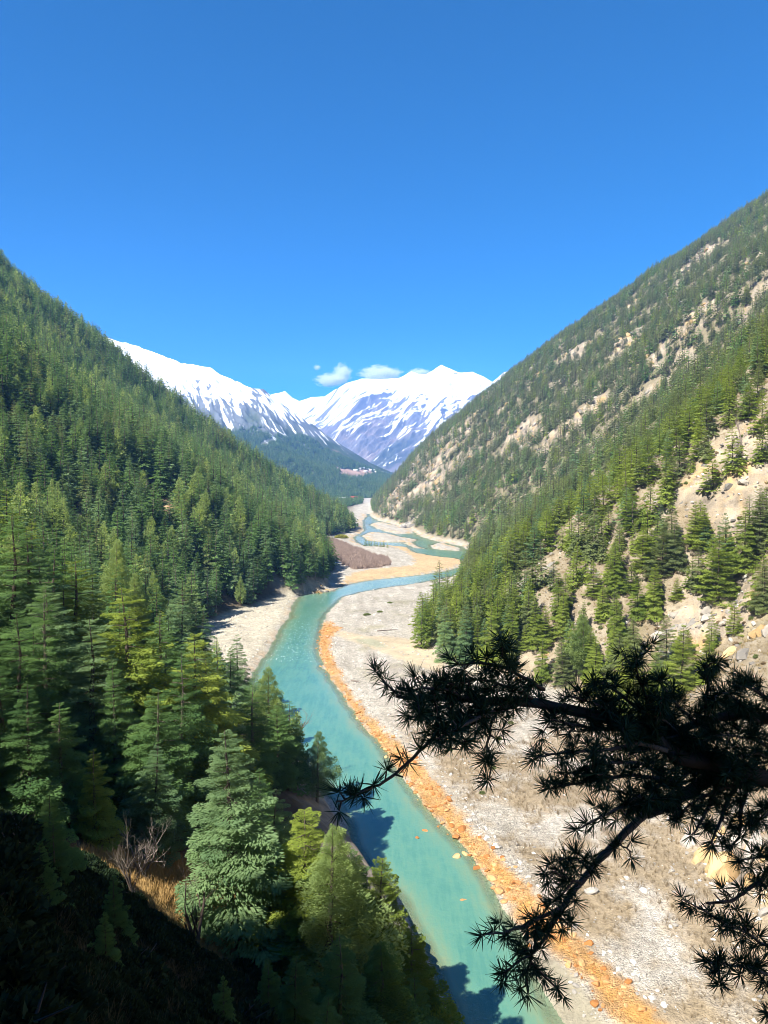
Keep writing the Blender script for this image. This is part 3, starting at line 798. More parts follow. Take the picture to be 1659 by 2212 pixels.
# ------------------------------------------------------------------ where trees stand
# (x, y, height, style, tint, label)
CHOSEN = [
    (-50.4, 100, 26.7, 'cedar', 'deep', 'tall dark cedar whose top stands highest at the left edge of the near stand'),
    (-50.7, 105, 25.5, 'cedar', 'blue', 'tall cedar with a pale tip just inside the left edge of the near stand'),
    (-51.5, 115, 23.6, 'cedar', 'deep', 'dark cedar behind the yellowish cedar in the left near stand'),
    (-46.1, 110, 23.9, 'cedar', 'yellow', 'yellowish cedar with a thin pointed top in the left near stand'),
    (-43.4, 95, 20.6, 'cedar', 'blue', 'broad blue-green cedar below the yellowish cedar in the near stand'),
    (-39.8, 80, 19.0, 'cedar', 'deep', 'dark broad cedar low at the left edge beside the bleached bare tree'),
    (-112, 296, 27.0, 'pine', 'pale', 'pale green pine high in the left forest above the beach'),
    (-62.2, 170, 26.1, 'pine', 'pale', 'pale round-topped pine rising behind the near cedars at left'),
    (-73, 232, 27.0, 'pine', 'pale', 'largest pale green pine in the middle of the left forest'),
    (-70, 236, 22.0, 'pine', 'pale', 'smaller pale pine downhill of the largest pale pine'),
    (-80, 306, 25.0, 'gaunt', 'pale', 'slender pale conifer standing at the back of the beach'),
    (-32.9, 95, 26.1, 'cedar', 'yellow', 'biggest yellow-green cedar in the centre of the near stand'),
    (-35.7, 90, 21.0, 'cedar', 'blue', 'blue-green cedar leaning against the biggest yellow-green cedar'),
    (-26.3, 100, 22.6, 'cedar', 'yellow', 'sunlit yellow-green cedar in front of the gravel beach'),
    (-33.3, 110, 20.4, 'cedar', 'deep', 'shadowed cedar behind the sunlit cedar that fronts the beach'),
    (-24.8, 105, 19.6, 'cedar', 'blue', 'cedar with a forked top to the right of the sunlit cedar before the beach'),
    (-13.8, 66, 20.2, 'cedar', 'blue', 'large blue-green cedar standing at the edge of the dry grass glade'),
    (-20.2, 110, 17.0, 'cedar', 'deep', 'dark cedar behind the blue-green cedar of the glade'),
    (-20.8, 130, 17.4, 'pine', 'pale', 'light green pine on the bank where the beach meets the water'),
    (-17.5, 120, 13.7, 'cedar', 'deep', 'dark cedar on the bank in front of the leafless riverside tree'),
    (-11.5, 125, 12.5, 'pine', 'blue', 'lone small pine with tufted boughs standing by the water'),
    (-7.4, 66, 17.2, 'cedar', 'yellow', 'light cedar growing close behind the bushy pine above the river'),
    (-4.8, 62, 17.7, 'pine', 'pale', 'bushy bright green pine half in shade above the river'),
    (-0.4, 74, 13.4, 'young', 'yellow', 'young yellow-green conifer at the lip of the river cliff'),
    (2.6, 68, 11.3, 'young', 'yellow', 'smallest sunlit conifer on the cliff nearest the bottom of the river'),
    (-3.1, 80, 10.7, 'young', 'deep', 'small dark conifer behind the bushy pine at the water edge'),
    (-29.0, 73, 9.8, 'cedar', 'yellow', 'cedar with one sunlit side against the dark hollow left of the glade'),
    (-33.2, 75, 12.5, 'cedar', 'deep', 'shaded cedar in the dark hollow at lower left'),
    (-26.3, 85, 17.4, 'cedar', 'deep', 'dark cedar directly behind the dry grass glade'),
    (-37.0, 58, 8.5, 'cedar', 'deep', 'low shaded cedar at the lower left edge'),
    (-36.5, 440, 20.0, 'cedar', 'deep', 'dark cedar at the tip of the left bank above the river bend'),
    (-10.7, 70, 16.2, 'cedar', 'blue', 'cedar wedged between the glade cedar and the light cedar above the river'),
    (-5.4, 44, 7.1, 'cedar', 'deep', 'dark cedar in shade at the bottom left of centre'),
    (-2.9, 50, 10.5, 'cedar', 'deep', 'dark cedar in shade directly below the bushy bright pine'),
    (0.0, 54, 12.0, 'pine', 'deep', 'dark bushy pine in shade above the river cliff'),
    (2.6, 58, 10.8, 'cedar', 'deep', 'dark cedar in shade at the bottom of the river bank'),
    (4.3, 66, 7.2, 'young', 'deep', 'lowest dark conifer leaning out over the water'),
    (-3.3, 40, 6.4, 'cedar', 'deep', 'low dark cedar at the bottom edge in deep shade'),
    (-31.5, 64, 13.0, 'cedar', 'deep', 'dark broad cedar left of the small glade'),
    (-36.0, 69, 14.5, 'cedar', 'deep', 'dark cedar filling the hollow at the left edge'),
    (-24.5, 78, 12.0, 'cedar', 'blue', 'cedar at the upper rim of the small glade'),
    (75.1, 239.5, 18.9, 'cedar', 'yellow', 'tall cedar in the middle of the open right slope'),
    (83.1, 226, 13.5, 'young', 'yellow', 'broad cedar uphill of the grey rock ledge on the right slope'),
    (95.9, 211.5, 20.7, 'young', 'yellow', 'largest broad cedar on the open right slope'),
    (90.3, 189.5, 8.7, 'young', 'yellow', 'isolated small conical cedar on bare tan ground at right'),
    (98.8, 191, 13.9, 'cedar', 'olive', 'cedar cut off by the right edge beside bare ground'),
    (88.7, 223, 7.0, 'young', 'yellow', 'small cedar between the two broad cedars on the right slope'),
    (59.8, 259, 11.5, 'cedar', 'olive', 'cedar standing alone on the rocky shoulder of the right spur'),
    (51.6, 284, 6.4, 'young', 'olive', 'tiny conifer on the bare rocky shoulder above the clump'),
    (27.7, 365, 24.0, 'gaunt', 'olive', 'tall sparse cedar at the tip of the right spur against the river'),
    (31, 356, 20.0, 'gaunt', 'olive', 'second sparse cedar at the tip of the right spur'),
    (69.5, 219, 15.9, 'cedar', 'yellow', 'cedar on the lower right slope above the foreground branch'),
    (59.3, 217, 19.6, 'pine', 'pale', 'pale grey-green tall conifer at the foot of the right slope'),
    (59.5, 241, 8.3, 'young', 'yellow', 'short cedar behind the pale grey-green conifer'),
    (73, 215, 8.2, 'young', 'yellow', 'small cedar at the left of the orange rock ledge'),
    (81.4, 195.5, 7.3, 'young', 'olive', 'thin young cedar growing on the grey rock ledge'),
    (85.2, 250, 11.7, 'cedar', 'yellow', 'upper small cedar beside the bare earth chute'),
    (90, 242.5, 13.7, 'cedar', 'yellow', 'cedar at the lower end of the bare earth chute'),
    (93.4, 240.5, 16.6, 'cedar', 'olive', 'tall cedar right of the bare earth chute'),
    (105.7, 215.5, 19.3, 'cedar', 'yellow', 'big cedar at the right edge above the bare ground'),
    (111, 218, 20.5, 'cedar', 'olive', 'tallest cedar at the right edge of the slope'),
    (79.3, 268.5, 16.0, 'cedar', 'yellow', 'cedar at the head of the rocky shoulder'),
    (14, 276, 20.5, 'cedar', 'yellow', 'outermost cedar of the spur clump beside the gravel bar'),
    (21, 256, 20.3, 'cedar', 'blue', 'front cedar of the spur clump over the sand track'),
    (28.1, 248, 20.6, 'cedar', 'blue', 'second front cedar of the spur clump over the sand track'),
    (35.3, 243, 20.7, 'cedar', 'yellow', 'middle front cedar of the spur clump'),
    (42.6, 241, 18.1, 'cedar', 'yellow', 'cedar at the uphill end of the spur clump'),
    (52.3, 237, 13.3, 'young', 'yellow', 'small cedar between the spur clump and the pale conifer'),
]
BARE_SPOTS = [(57, 280, 11), (66, 268, 6), (72, 248, 4), (101, 247, 6), (91, 214, 6), (84, 181, 8), (87, 206, 7), (47, 232, 6), (96, 270, 5), (107, 240, 4),
              (90, 176, 6), (76, 222, 4), (70, 160, 12), (62, 130, 16)]

rng = np.random.default_rng(5)
def grid(x0, x1, y0, y1, s):
    gx, gy = np.meshgrid(np.arange(x0, x1, s), np.arange(y0, y1, s))
    gx = gx.ravel() + rng.uniform(-.46, .46, gx.size) * s; gy = gy.ravel() + rng.uniform(-.46, .46, gy.size) * s
    return gx, gy
def in_frame(x, y, m=0.06):
    return (y > 5) & (np.abs(x) < (0.52 + m) * y + 8)

trees = []        # x y z h style tint zone label
for (x, y, h, st, ti, lb) in CHOSEN:
    trees.append([x, y, 0, h, st, ti, 'chosen', lb])

def fill(gx, gy, keepfn, height, zone, pick):
    pre = in_frame(gx, gy, 0.11)
    gx, gy = gx[pre], gy[pre]
    T_ = terrain(gx, gy, True)
    k = keepfn(gx, gy, T_)
    for ax, ay, ah, *_ in CHOSEN:
        k &= np.hypot(gx - ax, gy - ay) > 3.0
    H = height(gx, gy, T_)
    ii = np.nonzero(k)[0]
    nv_ = fbm(gx / 45.0, gy / 45.0, 2, 202)
    for i in ii:
        st, ti = pick(gx[i], gy[i], nv_[i])
        trees.append([gx[i], gy[i], T_['z'][i], H[i], st, ti, zone, None])

ENV = ([0, 200, 300, 420, 560, 680, 760, 870, 950, 1659], [1100, 1185, 1255, 1350, 1440, 1570, 1750, 1870, 2010, 2400])
def under_envelope(x, y, top):
    px = 829.5 + 1597 * x / np.maximum(y, 1); py = 1037 - 1597 * (top - EYE) / np.maximum(y, 1)
    return py > np.interp(px, *ENV)

def left_keep(x, y, T_):
    h = left_h(x, y, T_)
    d = np.hypot(x, y)
    k = (T_['ul'] > 3.5) & in_frame(x, y, 0.10) & (d > 26) & (y < 1110)
    k &= (rng.random(len(x)) < np.where(y < 125, 0.62, np.where(y < 200, 0.80, 0.95)))
    k &= (d > 190) | under_envelope(x, y, T_['z'] + h)
    k &= np.hypot((x + 18) / 9.0, (y - 70) / 11.5) > 1.0            # the glade
    k &= ~((y < 64) & (x > -27) )
    k &= np.hypot((x + 123) / 6.5, (y - 417) / 12.0) > 1.0           # bare soil patch
    k &= ~((x > -14) & (y < 118) & (y > 60))
    return k
def left_h(x, y, T_):
    n = fbm(x / 30.0, y / 30.0, 3, 201)
    r_ = (_hash(np.round(x * 10), np.round(y * 10), 3) % 1000) / 1000.0
    return (21.5 + 5.0 * n + 11.0 * (r_ - 0.4)) * np.where(T_['ul'] < 14, 0.86, 1.0) * np.interp(y, [0, 160, 260], [0.70, 0.85, 1.0])
def left_pick(x, y, n):
    u = rng.random()
    if u < 0.10 + max(0, 0.35 * n) * (120 < y < 420): return 'pine', 'pale'
    st = 'cedar' if u < 0.88 else 'gaunt'
    v = rng.random() + 0.5 * n
    return st, ('deep' if v < 0.55 else 'blue' if v < 0.88 else ('yellow' if y < 260 else 'olive'))
gx, gy = grid(-760, 20, 20, 1120, 7.3)
fill(gx, gy, left_keep, left_h, 'left', left_pick)

def right_density(x, y, T_):
    n = fbm(x / 34.0 + y / 90.0, y / 26.0 - x / 60.0, 4, 211)
    far = sstep(300, 420, y)
    p = (1 - far) * sstep(-0.45, -0.12, n) * 0.95 + far * (0.70 + 0.55 * n)
    p = p * (1 - 0.82 * T_['rk'])
    return p
def right_keep(x, y, T_):
    p = right_density(x, y, T_)
    k = (T_['ur'] > 4) & in_frame(x, y, 0.04) & (y < 2010) & (y > 165) & (rng.random(len(x)) < p)
    for bx, by, br in BARE_SPOTS:
        k &= np.hypot(x - bx, y - by) > br
    return k
def right_h(x, y, T_):
    r_ = (_hash(np.round(x * 10), np.round(y * 10), 4) % 1000) / 1000.0
    return np.where(y < 420, 8.0 + 10.0 * r_, 11.0 + 11.0 * r_) * np.interp(T_['ur'], [0, 30, 500, 900], [0.95, 1.0, 1.0, 0.8])
def right_pick(x, y, n):
    u, v = rng.random(), rng.random()
    if y < 420: return ('young' if u < 0.4 else 'cedar'), ('yellow' if v < 0.62 else 'olive' if v < 0.85 else 'blue')
    return ('cedar' if u < 0.75 else 'gaunt'), (('grey' if rng.random() < (y - 450) / 500 else 'olive') if v < 0.70 else 'deep' if v < 0.78 else 'blue' if v < 0.92 else 'yellow')
gx, gy = grid(-40, 1250, 160, 2020, 6.0)
fill(gx, gy, right_keep, right_h, 'right', right_pick)
gx, gy = grid(14, 72, 228, 345, 4.6)                                  # the thick clump on the spur
def clump_keep(x, y, T_):
    u = T_['ur']
    k = (u > 1.5) & (u < 42 + 0.12 * (y - 230)) & (rng.random(len(x)) < 0.88)
    for bx, by, br in BARE_SPOTS: k &= np.hypot(x - bx, y - by) > br
    return k & (x < 62) & ~((y < 262) & (x > 50))
def clump_pick(x, y, n):
    v = rng.random(); return ('cedar' if rng.random() < 0.75 else 'young'), ('yellow' if v < 0.55 else 'blue' if v < 0.75 else 'olive')
fill(gx, gy, clump_keep, lambda x, y, T_: 11.0 + 7.0 * (_hash(np.round(x * 10), np.round(y * 10), 6) % 1000) / 1000.0, 'clump', clump_pick)

# trees on the low ground beyond the left spur
gx, gy = grid(-720, -60, 1200, 2330, 8.5)
fill(gx, gy, lambda x, y, T_: (T_['ul'] < 3) & (x < -62 - 25 * sstep(1200, 1500, y) * (1 - sstep(1700, 2000, y))) & in_frame(x, y, 0.03) & (rng.random(len(x)) < 0.85) & (np.hypot(x + 110, y - 2230) > 90),
     lambda x, y, T_: 15 + 8 * (_hash(np.round(x * 10), np.round(y * 10), 8) % 1000) / 1000.0, 'beyond', lambda x, y, n: ('cedar', 'deep' if rng.random() < .6 else 'blue'))

# the forest goes on past the left edge of the picture; it leaves the glade and the crowns around it in the sun
gx, gy = grid(-85, -4, -40, 75, 4.6)
To = terrain(gx, gy, True)
Ho = 17.0 + 5.0 * (_hash(np.round(gx * 10), np.round(gy * 10), 9) % 1000) / 1000.0
ko = (gx < -0.60 * gy - 5) & (To['ul'] > 4) & (np.hypot(gx, gy) > 9)
lit = [(-18, 76, 1), (-18, 71, 1), (-17, 74, 1), (-16, 78, 1), (-17, 66, 1), (-19, 68, 1), (-15, 63, 1.5), (-13.8, 66, 4), (-13.8, 66, 8), (-14, 61, 1.2), (-17, 61, 1.2)]
for (x, y, h, st, ti, lb) in CHOSEN:
    if 60 < y < 140 and x < 10:
        lit += [(x, y, h * 0.40), (x, y, h * 0.6), (x, y, h * 0.8)]
sx_, sy_ = math.cos(SUN_TRAVEL), math.sin(SUN_TRAVEL)
for (x, y, dz) in lit:
    z_ = float(terrain(np.array([float(x)]), np.array([float(y)]))[0]) + dz
    along = (x - gx) * sx_ + (y - gy) * sy_; lat = np.abs(-(x - gx) * sy_ + (y - gy) * sx_)
    ray_z = z_ + along * math.tan(SUN_EL)
    wide = np.clip((To['z'] + Ho - ray_z) / Ho, 0, 1) * 0.26 * Ho
    ko &= ~((along > 0) & (lat < wide + 0.3))
LIT_Z = terrain(np.array([float(p[0]) for p in lit]), np.array([float(p[1]) for p in lit])) + np.array([p[2] for p in lit])
def shades_lit(tx, ty, tz, th):
    for (x, y, dz), z_ in zip(lit[:11], LIT_Z):
        along = (x - tx) * sx_ + (y - ty) * sy_; lat = abs(-(x - tx) * sy_ + (y - ty) * sx_)
        w_ = min(1, max(0, (tz + th - z_ - along * math.tan(SUN_EL)) / th)) * 0.27 * th
        if along > 1 and lat < w_ + 0.4: return True
    return False
trees = [t for t in trees if not (t[6] == 'left' and t[1] < 110 and shades_lit(t[0], t[1], t[2], t[3]))]
for i in np.nonzero(ko)[0]:
    trees.append([gx[i], gy[i], To['z'][i], Ho[i], 'cedar', 'deep', 'outside', None])

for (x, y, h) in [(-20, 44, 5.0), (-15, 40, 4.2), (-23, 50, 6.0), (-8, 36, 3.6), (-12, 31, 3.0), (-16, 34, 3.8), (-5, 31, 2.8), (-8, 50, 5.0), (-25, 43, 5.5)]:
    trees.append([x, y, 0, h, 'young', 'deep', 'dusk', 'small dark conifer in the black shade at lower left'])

# stand behind and beside the viewpoint: out of the picture, it shades the near ground
SHADE = [(-9, -5, 17), (-14, 2, 19), (-6, -11, 18), (-18, -8, 20), (-24, 3, 20), (-28, -10, 21), (-33, 8, 20), (-13, -18, 20), (-3, -16, 17), (-38, -3, 21),
         (-22, -22, 21), (-42, 14, 20), (-47, 4, 21), (3, -12, 14), (8, -18, 16), (-32, -24, 21), (-55, 14, 20), (-52, -10, 20), (-3.5, -3.2, 11), (-6.5, -2.4, 13)]
for i, (x, y, h) in enumerate(SHADE):
    if shades_lit(x, y, float(terrain(np.array([x*1.0]), np.array([y*1.0]))[0]), h): continue
    trees.append([x, y, 0, h, 'cedar', 'deep', 'outside', None])

for t in trees:
    if t[2] == 0:
        t[2] = float(terrain(np.array([t[0]]), np.array([t[1]]))[0])

# ------------------------------------------------------------------ which trees show largest: those become objects of their own
P_ = np.array([(t[0], t[1], t[2], t[3]) for t in trees])
dist = np.hypot(P_[:, 0], P_[:, 1])
app = P_[:, 3] / dist
order = np.argsort(dist)
cells = np.zeros((128, 96), bool)
visible = np.zeros(len(trees))
for i in order:
    x, y, z, h = P_[i]
    if y < 5: continue
    cx = 48 + x / y * 92.4; top = 60 - (z + h - EYE) / y * 92.4; bot = 60 - (z - EYE) / y * 92.4
    rad = 0.17 * h / y * 92.4
    n_all = n_new = 0
    for yy in range(max(0, int(top)), min(127, int(bot)) + 1):
        w_ = rad * min(1.0, (yy + 0.5 - top) / max(bot - top, 0.5))
        a, b = max(0, int(cx - w_)), min(95, int(cx + w_))
        if b < a: continue
        seg = cells[yy, a:b + 1]
        n_all += seg.size; n_new += int((~seg).sum()); seg[:] = True
    visible[i] = (n_new / n_all) if n_all else 0
score = app * np.sqrt(np.clip(visible, 0, 1))
zone = [t[6] for t in trees]
cand = sorted([i for i in range(len(trees)) if zone[i] not in ('chosen', 'dusk', 'outside', 'beyond') and visible[i] > 0.25], key=lambda i: -score[i])
n_pick = 284 - len(CHOSEN)
single = set(cand[:n_pick])

LANDMARKS = {
    'left': [(-141, 343, 10, 'the pinkish leafless tree'), (-123, 418, 4, 'the bare soil patch'), (-73, 232, 14, 'the largest pale pine'), (-80, 306, 12, 'the slender beach conifer'), (-33, 428, 4, 'the rock bluff at the bend'),
             (-85, 290, 8, 'the brownish leafless tree'), (-46, 110, 12, 'the yellowish cedar of the near stand'), (-33, 95, 13, 'the biggest yellow-green cedar'), (-50, 100, 14, 'the tall cedar at the left edge'), (-112, 296, 14, 'the pale pine high in the left forest'), (-20.5, 158, 8, 'the riverside leafless tree')],
    'right': [(122, 252, 8, 'the grey dead tree'), (95.9, 211.5, 10, 'the largest broad cedar'), (87, 209, 2, 'the grey slab ledge'), (57, 278, 2, 'the rocky shoulder'), (90, 242, 6, 'the bare earth chute'), (90.3, 189.5, 4, 'the isolated conical cedar'),
              (75.1, 239.5, 9, 'the tall mid-slope cedar'), (111, 218, 10, 'the tallest edge cedar'), (34, 1010, 8, 'the bare rock knob'), (27.7, 365, 14, 'the sparse cedar on the spur tip'), (79.3, 268, 8, 'the cedar heading the shoulder'), (230, 420, 8, 'the dark rib at the right edge'), (130, 420, 8, 'the middle of the wooded slope'), (70, 420, 8, 'the dip behind the spur')],
    'clump': [(14, 276, 10, 'the outermost spur cedar'), (28.1, 248, 10, 'the second front spur cedar'), (42.6, 241, 9, 'the uphill spur cedar'), (59.3, 217, 10, 'the pale grey-green conifer'), (51.6, 284, 3, 'the tiny shoulder conifer'), (27.7, 365, 14, 'the sparse cedar on the spur tip'), (57, 278, 2, 'the rocky shoulder')],
}
WHERE = {'left': 'in the left forest', 'right': 'on the right slope', 'clump': 'in the spur clump'}
def on_picture(x, y, z): return 829.5 + 1597 * x / y, 1037 - 1597 * (z - EYE) / y
_lm = {}
for zn_, L_ in LANDMARKS.items():
    _lm[zn_] = [(*on_picture(x, y, float(terrain(np.array([float(x)]), np.array([float(y)]))[0]) + dz), nm) for x, y, dz, nm in L_]
def place_words(zn, x, y, z):
    """where a thing stands in relation to the nearest landmark of its part of the valley"""
    px, py = on_picture(x, y, z)
    d_, lx, ly, nm = min((math.hypot(px - a, py - b), a, b, n) for a, b, n in _lm[zn])
    dx, dy = px - lx, py - ly
    rel = ('right of' if dx > 0 else 'left of') if abs(dx) > 1.8 * abs(dy) else ('below' if dy > 0 else 'above') if abs(dy) > 1.8 * abs(dx) else ('lower right of' if dx > 0 else 'lower left of') if dy > 0 else ('upper right of' if dx > 0 else 'upper left of')
    far_ = 'just ' if d_ < 45 else 'close ' if d_ < 80 else '' if d_ < 130 else 'well ' if d_ < 190 else 'far '
    return far_ + rel + ' ' + nm
TINTS = {'deep': 'dark green', 'blue': 'blue-green', 'yellow': 'yellow-green', 'pale': 'pale green', 'olive': 'olive green', 'grey': 'grey-green'}
crown_copies = {}
def place_tree(t):
    x, y, z, h, st, ti, zn, lb = t
    d = math.hypot(x, y)
    lod = HI if d < 260 else MID
    var = lod[st][rng.integers(len(lod[st]))]
    root = empty('cedar_tree' if st != 'pine' else 'pine_tree', (x, y, z - 0.15), rng.uniform(0, 6.28))
    wf = rng.uniform(0.92, 1.15) * (1.32 if d < 140 and zn == 'chosen' else 1.0)
    root.scale = (h * wf, h * wf, h)
    root.rotation_euler[0] = rng.normal(0, 0.02); root.rotation_euler[1] = rng.normal(0, 0.02)
    tr_ = link('trunk', var[1], root)
    cr_ = link('crown', var[0], root)
    cr_.material_slots[0].link = 'OBJECT'; cr_.material_slots[0].material = FOL[ti]
    cat = 'cedar tree' if st != 'pine' else 'pine tree'
    if lb and zn == 'chosen':
        tag(root, lb, cat, 'conifers of the valley')
    elif zn == 'dusk':
        tag(root, lb, cat, 'small conifers in the shade')
    else:
        size = 'tall ' if h / d > 0.10 else 'short ' if h < 12 else ''
        kind_ = 'pine' if st == 'pine' else 'sparse cedar' if st == 'gaunt' else 'broad cedar' if st == 'young' else 'cedar'
        tag(root, '%s%s %s %s' % (size, TINTS[ti], kind_, place_words(zn, x, y, z + h * .55)), cat, 'conifers ' + WHERE[zn])
    return root

for i, t in enumerate(trees):
    if t[6] in ('chosen', 'dusk') or i in single:
        place_tree(t)

# the rest: one mass per hillside
src, pick_of = [], {}
def source(st, v, ti, low):
    key = (st, v, ti, low)
    if key not in pick_of:
        data = (LOW[st][v] if low else MID[st][v][2])
        pick_of[key] = len(src)
        src.append(lib_tree('t', data, [FOL[ti], BARK]))
    return pick_of[key]
def mass(name, sel, label):
    global src, pick_of
    src, pick_of = [], {}
    ids, pts, rots, scl = [], [], [], []
    for i in sel:
        x, y, z, h, st, ti, zn, lb = trees[i]
        d = math.hypot(x, y)
        v = int(rng.integers(len(MID[st])))
        ids.append(source(st, v, ti, d > 520)); pts.append((x, y, z - 0.2)); rots.append(rng.uniform(0, 6.28))
        w_ = rng.uniform(0.9, 1.2); scl.append((h * w_, h * w_, h))
    return instancer(name, pts, rots, scl, ids, src, label)
rest = [i for i in range(len(trees)) if trees[i][6] not in ('chosen', 'dusk') and i not in single]
mass('forest', [i for i in rest if trees[i][6] in ('left', 'outside', 'beyond')], 'dense cedar forest covering the left hillside')  # the outside trees stand unseen, added to shade the near ground
mass('forest', [i for i in rest if trees[i][6] in ('right', 'clump')], 'scattered cedar forest covering the right hillside')
print('TREES', len(trees), 'left', zone.count('left'), 'right', zone.count('right'), 'clump', zone.count('clump'), 'single', len(single))

# far forest on the lower part of the snowy ridge
Xm, Ym, Zm, tt = SL
N = 15000
ci_ = rng.integers(0, Xm.shape[1] - 1, N * 3); ri_ = (rng.random(N * 3) ** 0.8 * 200).astype(int)
fx, fy, fz = Xm[ri_, ci_], Ym[ri_, ci_], Zm[ri_, ci_]
cc = col_left(fx, fy, fz, tt[ri_, ci_], 0 * fx)
ok = (cc[:, 0] < 0.10) & (fz > 0) & (fz < 300 + 120 * fbm(fx / 150., fy / 150., 3, 301))
ok &= ~((fz > 70) & (fz < 125) & (fx > -150) & (fy < 3500))
fx, fy, fz = fx[ok][:N], fy[ok][:N], fz[ok][:N]
fx = fx + rng.uniform(-6, 6, len(fx)); fy = fy + rng.uniform(-9, 9, len(fy))
src, pick_of = [], {}
ids = [source('cedar', int(rng.integers(3)), ('deep', 'blue')[int(rng.integers(2))], True) for _ in fx]
hh = rng.uniform(16, 27, len(fx))
instancer('forest', np.stack([fx, fy, fz - 1.5], 1), rng.uniform(0, 6.28, len(fx)), np.stack([hh * 1.3, hh * 1.3, hh], 1), ids, src, 'distant forest on the lower slopes of the snowy ridge')

# ------------------------------------------------------------------ stones, boulders, outcrops
import bmesh
def hull_rock(g, n=16, flat=0.6, power=1.0):
    bm = bmesh.new()
    p = unit(g.normal(0, 1, (n, 3))) * g.uniform(0.75, 1.0, (n, 1)); p[:, 2] *= flat
    for v in p: bm.verts.new(v)
    bmesh.ops.convex_hull(bm, input=bm.verts)
    loose = [v for v in bm.verts if not v.link_faces]
    bmesh.ops.delete(bm, geom=loose, context='VERTS')
    me = bpy.data.meshes.new('stone'); bm.to_mesh(me); bm.free()
    return me

gs = np.random.default_rng(23)
def rock_set(n, flat, pts, mat):
    out = []
    for i in range(n):
        m = hull_rock(gs, pts, flat); m.materials.append(mat); out.append(m)
    return out
PALE_ROCKS = rock_set(6, 0.62, 26, STONE)
RUST_ROCKS = rock_set(6, 0.60, 26, RUST_STONE)
CRAG = plain_noise_material('grey_crag_rock', (0.14, 0.128, 0.112), (0.33, 0.295, 0.245), 1.3, 0.95, 0.8, 0.25)
OCHRE_CRAG = plain_noise_material('ochre_crag_rock', (0.25, 0.165, 0.075), (0.44, 0.325, 0.17), 1.2, 0.95, 0.8, 0.25)
CRAG_ROCKS = rock_set(6, 0.7, 20, CRAG)

def ground_z(x, y): return float(terrain(np.array([float(x)]), np.array([float(y)]))[0])

BOULDERS = [  # x, y, size, rust?, label
    (7.7, 134.6, 0.75, 1, 'small orange rock awash in the river, upper of two'),
    (6.1, 132.0, 0.75, 1, 'small orange rock awash in the river, lower of two'),
    (12.5, 125.2, 1.15, 1, 'large orange boulder standing in the water off the stained shore'),
    (14.1, 125.9, 0.9, 1, 'orange boulder at the waterline next to the one in the water'),
    (12.3, 111.8, 1.6, 1, 'submerged yellowish boulder under the turquoise water'),
    (13.1, 131.6, 1.0, 1, 'broad orange boulder at the upper waterline of the stained shore'),
    (14.4, 134.0, 1.1, 1, 'orange boulder on the stained shore behind the waterline'),
    (17.6, 117.6, 1.1, 1, 'square orange boulder at the waterline of the stained shore'),
    (18.3, 113.8, 1.25, 1, 'biggest orange boulder on the stained shore beside the branch tips'),
    (19.8, 126.1, 0.75, 0, 'bright white stone on the gravel beside the stained shore'),
    (16.2, 136.5, 0.7, 0, 'white boulder at the upper edge of the stained shore'),
    (17.2, 136.6, 0.7, 0, 'white boulder next to another at the upper edge of the stained shore'),
    (18.2, 129.0, 0.85, 0, 'pale flat boulder at the top edge of the stained shore'),
    (32.0, 111.6, 1.3, 0, 'large white boulder in the scrub on the right flat'),
    (40.0, 111.0, 0.9, 0, 'white boulder uphill in the scrub on the right flat'),
    (15.6, 121.3, 0.9, 1, 'rounded orange boulder in the middle of the stained shore'),
]
for i, (x, y, s, ru, lb) in enumerate(BOULDERS):
    o = link('boulder', (RUST_ROCKS if ru else PALE_ROCKS)[i % 6])
    z = max(ground_z(x, y), -0.25 if 'submerged' not in lb else -0.9)
    o.location = (x, y, z + 0.18 * s); o.scale = (s, s * 0.8, s * 0.8); o.rotation_euler = (0.1, 0.15, i * 1.7)
    tag(o, lb, 'boulder', 'boulders along the shore')

# countable stones: the largest as objects, the rest as one mass each
def strew(n, xr, yr, test, s_lo, s_hi, g):
    x = g.uniform(*xr, n); y = g.uniform(*yr, n)
    T_ = terrain(x, y, True)
    k = test(x, y, T_)
    x, y, z = x[k], y[k], T_['z'][k]
    s = s_lo + (s_hi - s_lo) * g.random(len(x)) ** 5
    return x, y, z, s

def in_orange(x, y):
    return np.minimum(sdist(x, y, ORANGE[0]), 1e9)

_lm['shore'] = [(*on_picture(x, y, 0.5), n) for x, y, n in [(12.5, 125.2, 'the large boulder in the water'), (18.3, 113.8, 'the biggest orange boulder'), (13.1, 131.6, 'the broad waterline boulder'), (19.8, 126.1, 'the bright white stone'), (16.7, 136.5, 'the twin white boulders'),
    (32, 111.6, 'the large white boulder in the scrub'), (40, 111, 'the uphill white boulder'), (-3, 260, 'the short driftwood log'), (-9, 232, 'the thin driftwood piece'), (3, 215, 'the small driftwood piece'), (1.5, 308, 'the long driftwood log'), (-60, 330, 'the middle of the left beach'), (-50, 250, 'the lower end of the left beach'),
    (-22, 300, 'the sand track mouth'), (8, 165, 'the upper stained shore'), (24, 105, 'the lower stained shore'), (23, 92, 'the mud spit'), (28, 94, 'the lowest stained bank'), (30, 88, 'the bank at the bottom edge'), (20, 120, 'the middle stained bank'), (-18, 250, 'the narrow upper bank'), (-25, 310, 'the head of the stained bank'), (40, 95, 'the lower scrub flat'), (35, 130, 'the middle scrub flat'), (-70, 300, 'the shaded back of the beach'), (24, 160, 'the bush among pale stones'), (14, 276, 'the outermost spur cedar')]]
def shore_words(x, y, z): return place_words('shore', x, y, z)
